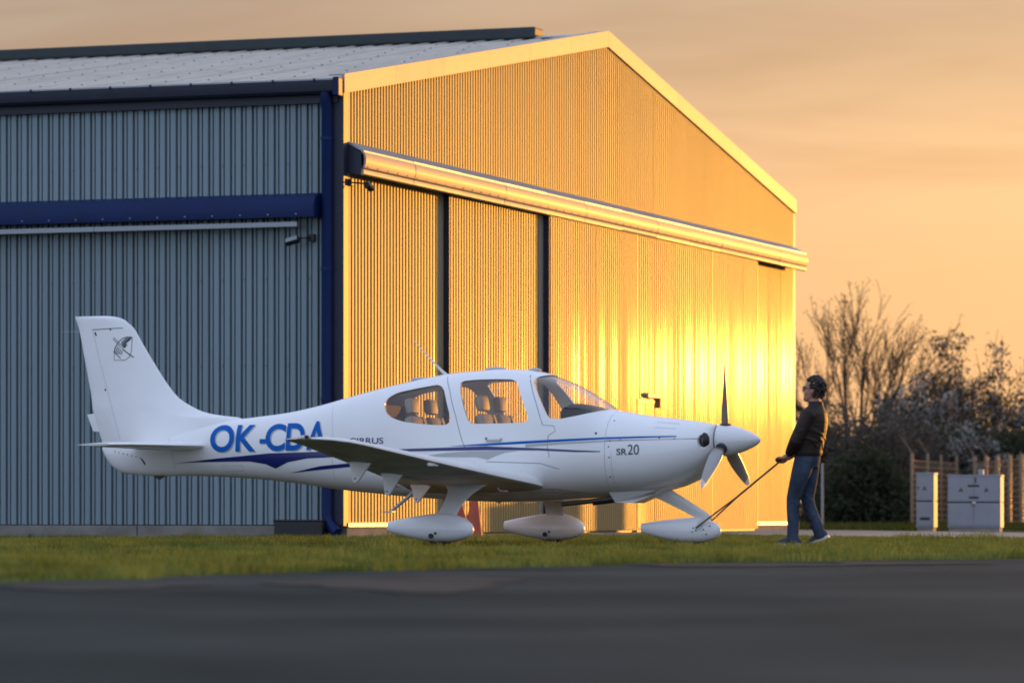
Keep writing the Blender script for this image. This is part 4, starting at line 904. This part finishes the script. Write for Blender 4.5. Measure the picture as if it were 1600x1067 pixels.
for i, (x, y, rx, hgt, lb) in enumerate([(9.75, 121, 1.3, 3.9, 'brown bare thicket bush at the hangar corner behind the man'), (11.0, 119.5, 1.5, 3.9, 'grey-brown thicket bush below the bare tree'), (12.2, 122, 1.4, 3.6, 'dense thicket bush left of the fence corner'), (10.4, 116.5, 1.3, 2.1, 'low dark bush in front of the thicket, beside the thin post'),
        (13.9, 126, 1.6, 3.0, 'dark evergreen bush behind the narrow cabinet'), (15.6, 125, 1.7, 2.9, 'dark evergreen bush behind the wide cabinet'), (17.4, 124, 1.8, 3.1, 'dark evergreen bush right of the wide cabinet')]):
    br = i < 3
    shrub('thicket_bush', x, y, rx, 1.3, hgt, lb, 'leaf_brown' if br else 'leaf_dark', 62 if br else 66, None, 0, 9, group=G2, cat='bush', lsize=.06 if br else .085)

# ------------------------------------------------------------------ the man pulling the tow bar (local x = the way he faces, y = his left, z up)
mat('skin', (.40, .20, .12), .5, var=.08, scale=20, bump=.1, bscale=160)
mat('hair', (.018, .011, .008), .6, var=.4, scale=40, bump=.8, bscale=90)
mat('denim', (.040, .055, .085), .85, var=.45, scale=7, bump=.7, bscale=11, spec=.15, aniso=(1, 1, .6))
mat('shoe_blue', (.025, .035, .06), .7, var=.2)
mat('shoe_sole', (.62, .60, .57), .7)
mat('glasses', (.01, .01, .012), .2, coat=.5)
mat('eye_white', (.7, .68, .65), .3)
jm = mat('jacket', (.022, .014, .010), .6, var=.35, scale=9, spec=.3)
t = jm.node_tree; wv = t.nodes.new('ShaderNodeTexWave'); wv.wave_type = 'BANDS'; wv.bands_direction = 'Z'; wv.inputs['Scale'].default_value = 7.0; wv.inputs['Distortion'].default_value = .8; wv.inputs['Detail'].default_value = 2
tc = t.nodes.new('ShaderNodeTexCoord'); bp = t.nodes.new('ShaderNodeBump'); bp.inputs['Strength'].default_value = .05; bp.inputs['Distance'].default_value = .02
t.links.new(tc.outputs['Object'], wv.inputs[0]); t.links.new(wv.outputs['Fac'], bp.inputs['Height']); t.links.new(bp.outputs[0], t.nodes['Principled BSDF'].inputs['Normal'])
FWD = Vector((-math.cos(th), math.sin(th), 0)); MPOS = HAND-FWD*.245; MPOS.z = 0
MAN = empty('person', MPOS, math.atan2(FWD.y, FWD.x))
tag(MAN, 'man in dark jacket and blue jeans leaning back, pulling the tow bar with both hands', 'person')
def oval(rings_, seg=20, mb=None):                   # rings: (z, x centre, half depth, half width, y centre)
    mb = mb or MB()
    return mb.rings([[(c+d_*math.cos(a), yc+w*math.sin(a), z) for a in [2*math.pi*k/seg for k in range(seg)]] for z, c, d_, w, yc in rings_])
def fuse(name, mb, vox, m, parent, sm=4, fac=.5):
    o = bpy.data.objects.new(name, mb.mesh(name)); COL.objects.link(o)
    r_ = o.modifiers.new('r', 'REMESH'); r_.mode = 'VOXEL'; r_.voxel_size = vox
    s_ = o.modifiers.new('s', 'SMOOTH'); s_.factor = fac; s_.iterations = sm
    dg = bpy.context.evaluated_depsgraph_get(); dg.update(); me = bpy.data.meshes.new_from_object(o.evaluated_get(dg)); drop(o)
    return obj(name, me, m, parent, 180)
HZ = .885; HX = .245
b = MB(); HC = Vector((-.100, 0, 1.598)); tl_ = R(-10)
def hp_(x, y, z): return (HC.x+x*math.cos(tl_)+z*math.sin(tl_), HC.y+y, HC.z-x*math.sin(tl_)+z*math.cos(tl_))
b.rings([[hp_(c+d_*math.cos(a), w*math.sin(a), z) for a in [2*math.pi*k/24 for k in range(24)]] for z, c, d_, w in
   ((-.126, .050, .022, .022), (-.112, .040, .050, .044), (-.085, .022, .070, .056), (-.055, .010, .080, .063), (-.02, .002, .089, .069), (.015, -.004, .094, .073), (.05, -.008, .097, .076), (.085, -.010, .087, .070), (.11, -.012, .064, .054), (.125, -.014, .03, .026))])
b.rings([[hp_(x+.012*math.cos(a)*k, w*math.sin(a), z) for a in [2*math.pi*j/10 for j in range(10)]] for z, x, w, k in ((.028, .086, .008, .6), (.005, .096, .011, .8), (-.018, .106, .015, 1.1), (-.030, .104, .018, 1.1), (-.036, .094, .014, .8))])
b.ball(hp_(.080, 0, -.060), (.016, .024, .007), 12, 8); b.ball(hp_(.078, 0, -.074), (.015, .020, .007), 12, 8); b.ball(hp_(.074, 0, -.108), (.018, .020, .016), 12, 8); b.ball(hp_(.078, 0, .034), (.018, .055, .010), 12, 8)
for sd in (-1, 1): b.ball(hp_(-.010, sd*.076, -.010), (.020, .010, .032), 12, 8); b.ball(hp_(.055, sd*.040, -.035), (.030, .025, .025), 12, 8)
b.tube([hp_(-.025, 0, -.09), (-.112, 0, 1.45), (-.112, 0, 1.36)], [.058, .060, .085], 16)
oval([(.86, -.035, .10, .14, 0), (1.05, -.05, .105, .145, 0), (1.25, -.07, .11, .16, 0), (1.36, -.09, .09, .15, 0), (1.41, -.105, .06, .07, 0)], mb=b)
AR = {}
for sd in (-1, 1):
    sh = Vector((-.100, sd*.185, 1.345)); el_ = Vector((.020, sd*.235, 1.080)); wr = Vector((HX-.105, sd*.085, HZ+.055)); AR[sd] = (sh, el_, wr)
    b.tube([sh, sh.lerp(el_, .5), el_, el_.lerp(wr, .5), wr, Vector((HX-.05, sd*.075, HZ+.026))], [.052, .046, .040, .037, .027, .028], 12)
    b.ball((HX-.050, sd*.072, HZ+.022), (.040, .043, .019), 14, 10)
    for k in range(4):
        y = sd*.072+(k-1.5)*.0215; L_ = (1.0, 1.06, 1.02, .86)[k if sd < 0 else 3-k]
        ch = [(-.040, .020), (-.012, .030), (.014, .027), (.028, .006), (.020, -.017), (.002, -.026)]
        b.tube([(HX+q[0]*L_, y, HZ+q[1]) for q in ch], [.0105, .0105, .0098, .0092, .0085, .007], 8)
    yt = sd*.072-sd*.045
    b.tube([(HX-.062, yt+sd*.018, HZ+.016), (HX-.038, yt, HZ-.010), (HX-.010, yt, HZ-.027), (HX+.012, yt, HZ-.024)], [.013, .012, .010, .008], 8)
for sd, hipx, kn, an in ((1, -.03, (.085, .085, .49), (.095, .09, .08)), (-1, -.03, (-.015, -.085, .47), (-.145, -.085, .12))):
    b.tube([(hipx, sd*.085, .88), kn, an], [.075, .048, .036], 12)
body = fuse('body', b, .0065, 'skin', MAN, 3)
for sd in (-1, 1):
    MB().ball(hp_(.078, sd*.031, .012), (.010, .014, .009), 12, 8).build('eye', 'eye_white', body); MB().ball(hp_(.0865, sd*.031, .012), (.004, .006, .006), 10, 6).build('iris', 'glasses', body)
    MB().box(-.003, .003, -.025, .025, -.017, .017, .004).build('glasses_lens', 'glasses', body, loc=hp_(.104, sd*.032, .010), rot=(0, R(-8), sd*R(12)))
    MB().tube([hp_(.100, sd*.056, .014), hp_(.04, sd*.076, .016), hp_(-.02, sd*.080, .006)], .0028, 6).build('glasses_arm', 'glasses', body)
# hair: a mass of curls
hb = MB(); oval([], mb=hb) if False else None
for i in range(420):
    a = random.uniform(-math.pi, math.pi); e_ = random.uniform(-.75, 1.5)
    if abs(a) < 1.15 and e_ < .62: continue
    if abs(a) < 1.75 and e_ < .0: continue
    x, y, z = -.012+.102*math.cos(e_)*math.cos(a), .083*math.cos(e_)*math.sin(a), .022+.112*math.sin(e_)
    k_ = random.uniform(.96, 1.14); hb.ball(hp_(x*k_, y*k_, .022+(z-.022)*k_), random.uniform(.010, .022), 8, 6)
hb.ball(hp_(-.030, 0, .040), (.082, .072, .085), 16, 10)
fuse('hair', hb, .0045, 'hair', MAN, 2, .4)
j = MB(); oval([(.925, -.045, .128, .172, 0), (.95, -.046, .138, .182, 0), (1.0, -.05, .140, .184, 0), (1.1, -.062, .150, .192, 0), (1.2, -.082, .152, .200, 0), (1.29, -.098, .145, .206, 0), (1.36, -.114, .120, .187, 0), (1.41, -.122, .092, .125, 0), (1.445, -.124, .076, .084, 0), (1.485, -.122, .072, .078, 0)], 24, j)
for sd in (-1, 1):
    sh, el_, wr = AR[sd]
    j.tube([sh+Vector((-.01, -sd*.05, .01)), sh, sh.lerp(el_, .35), sh.lerp(el_, .7), el_, el_.lerp(wr, .35), el_.lerp(wr, .7), wr.lerp(el_, .08)], [.085, .083, .074, .070, .066, .060, .053, .046], 14)
for q in range(30):
    z_ = random.uniform(.95, 1.32); a = random.uniform(0, 6.28); w_ = np.interp(z_, [.93, 1.2, 1.35], [.175, .205, .195]); d_ = np.interp(z_, [.93, 1.2, 1.35], [.132, .155, .125]); c_ = np.interp(z_, [.93, 1.2, 1.35], [-.045, -.075, -.10])
    j.tube([(c_+math.cos(a+k*.35)*d_, math.sin(a+k*.35)*w_, z_+k*.016*random.choice((-1, 1))) for k in range(4)], [.004, .012, .012, .004], 6)
for sd in (-1, 1):
    sh, el_, wr = AR[sd]
    for q in range(12):
        c_ = sh.lerp(el_, random.uniform(.2, 1)) if q < 6 else el_.lerp(wr, random.uniform(0, .8)); a = random.uniform(0, 6.28); r_ = .066 if q < 6 else .055
        j.tube([(c_.x+math.cos(a+k*.5)*r_, c_.y+math.sin(a+k*.5)*r_, c_.z+.012*k-.02) for k in range(4)], [.004, .012, .012, .004], 6)
fuse('jacket', j, .009, 'jacket', MAN, 5)
J = MB(); oval([(.99, -.045, .118, .158, 0), (.93, -.042, .124, .166, 0), (.87, -.036, .128, .172, 0), (.81, -.028, .118, .166, 0)], 20, J)
J.tube([(-.030, .082, .90), (.000, .086, .78), (.045, .088, .64), (.088, .088, .49), (.092, .09, .40), (.088, .09, .22), (.094, .09, .10), (.100, .09, .035)], [.108, .102, .086, .072, .066, .062, .062, .070], 16)
J.tube([(-.030, -.082, .90), (-.030, -.086, .78), (-.022, -.086, .64), (-.008, -.086, .49), (-.034, -.086, .40), (-.100, -.086, .24), (-.138, -.086, .14), (-.156, -.086, .085)], [.108, .100, .084, .070, .064, .060, .061, .068], 16)
for q in range(26):
    z_ = random.uniform(.08, .85); sd = random.choice((-1, 1)); f_ = np.interp(z_, [.1, .49, .9], [.095, .088, -.03]) if sd > 0 else np.interp(z_, [.1, .49, .9], [-.13, -.008, -.03]); r_ = np.interp(z_, [.05, .49, .9], [.058, .068, .098]); a = random.uniform(0, 6.28)
    J.tube([(f_+math.cos(a+k*.5)*r_, sd*.087+math.sin(a+k*.5)*r_, z_+k*.014*random.choice((-1, 1))) for k in range(4)], [.004, .013, .013, .004], 6)
fuse('jeans', J, .009, 'denim', MAN, 3)
def shoe(x, y, z, pitch):
    e = MB(); pr = [(-.11, .030, .055), (-.09, .040, .085), (-.04, .042, .095), (.02, .043, .085), (.07, .047, .065), (.115, .045, .052), (.15, .034, .042), (.165, .015, .028)]
    e.rings([[(px_, w*math.copysign(abs(math.cos(a))**.8, math.cos(a)), .014+max(0, (h_-.014)*math.sin(a)) if math.sin(a) > 0 else .014) for a in [2*math.pi*k/16 for k in range(16)]] for px_, w, h_ in pr])
    u = e.build('shoe', 'shoe_blue', MAN, smooth=60, loc=(x, y, z), rot=(0, pitch, 0))
    out_ = [(-.115, -.03), (-.10, -.042), (-.02, -.044), (.07, -.050), (.13, -.045), (.165, -.022), (.172, 0), (.165, .022), (.13, .045), (.07, .050), (-.02, .044), (-.10, .042), (-.115, .03)]
    MB().prism(out_, 'z', -.012, .016).build('sole', 'shoe_sole', u)
shoe(.120, .09, .020, 0); shoe(-.135, -.088, .060, R(24))
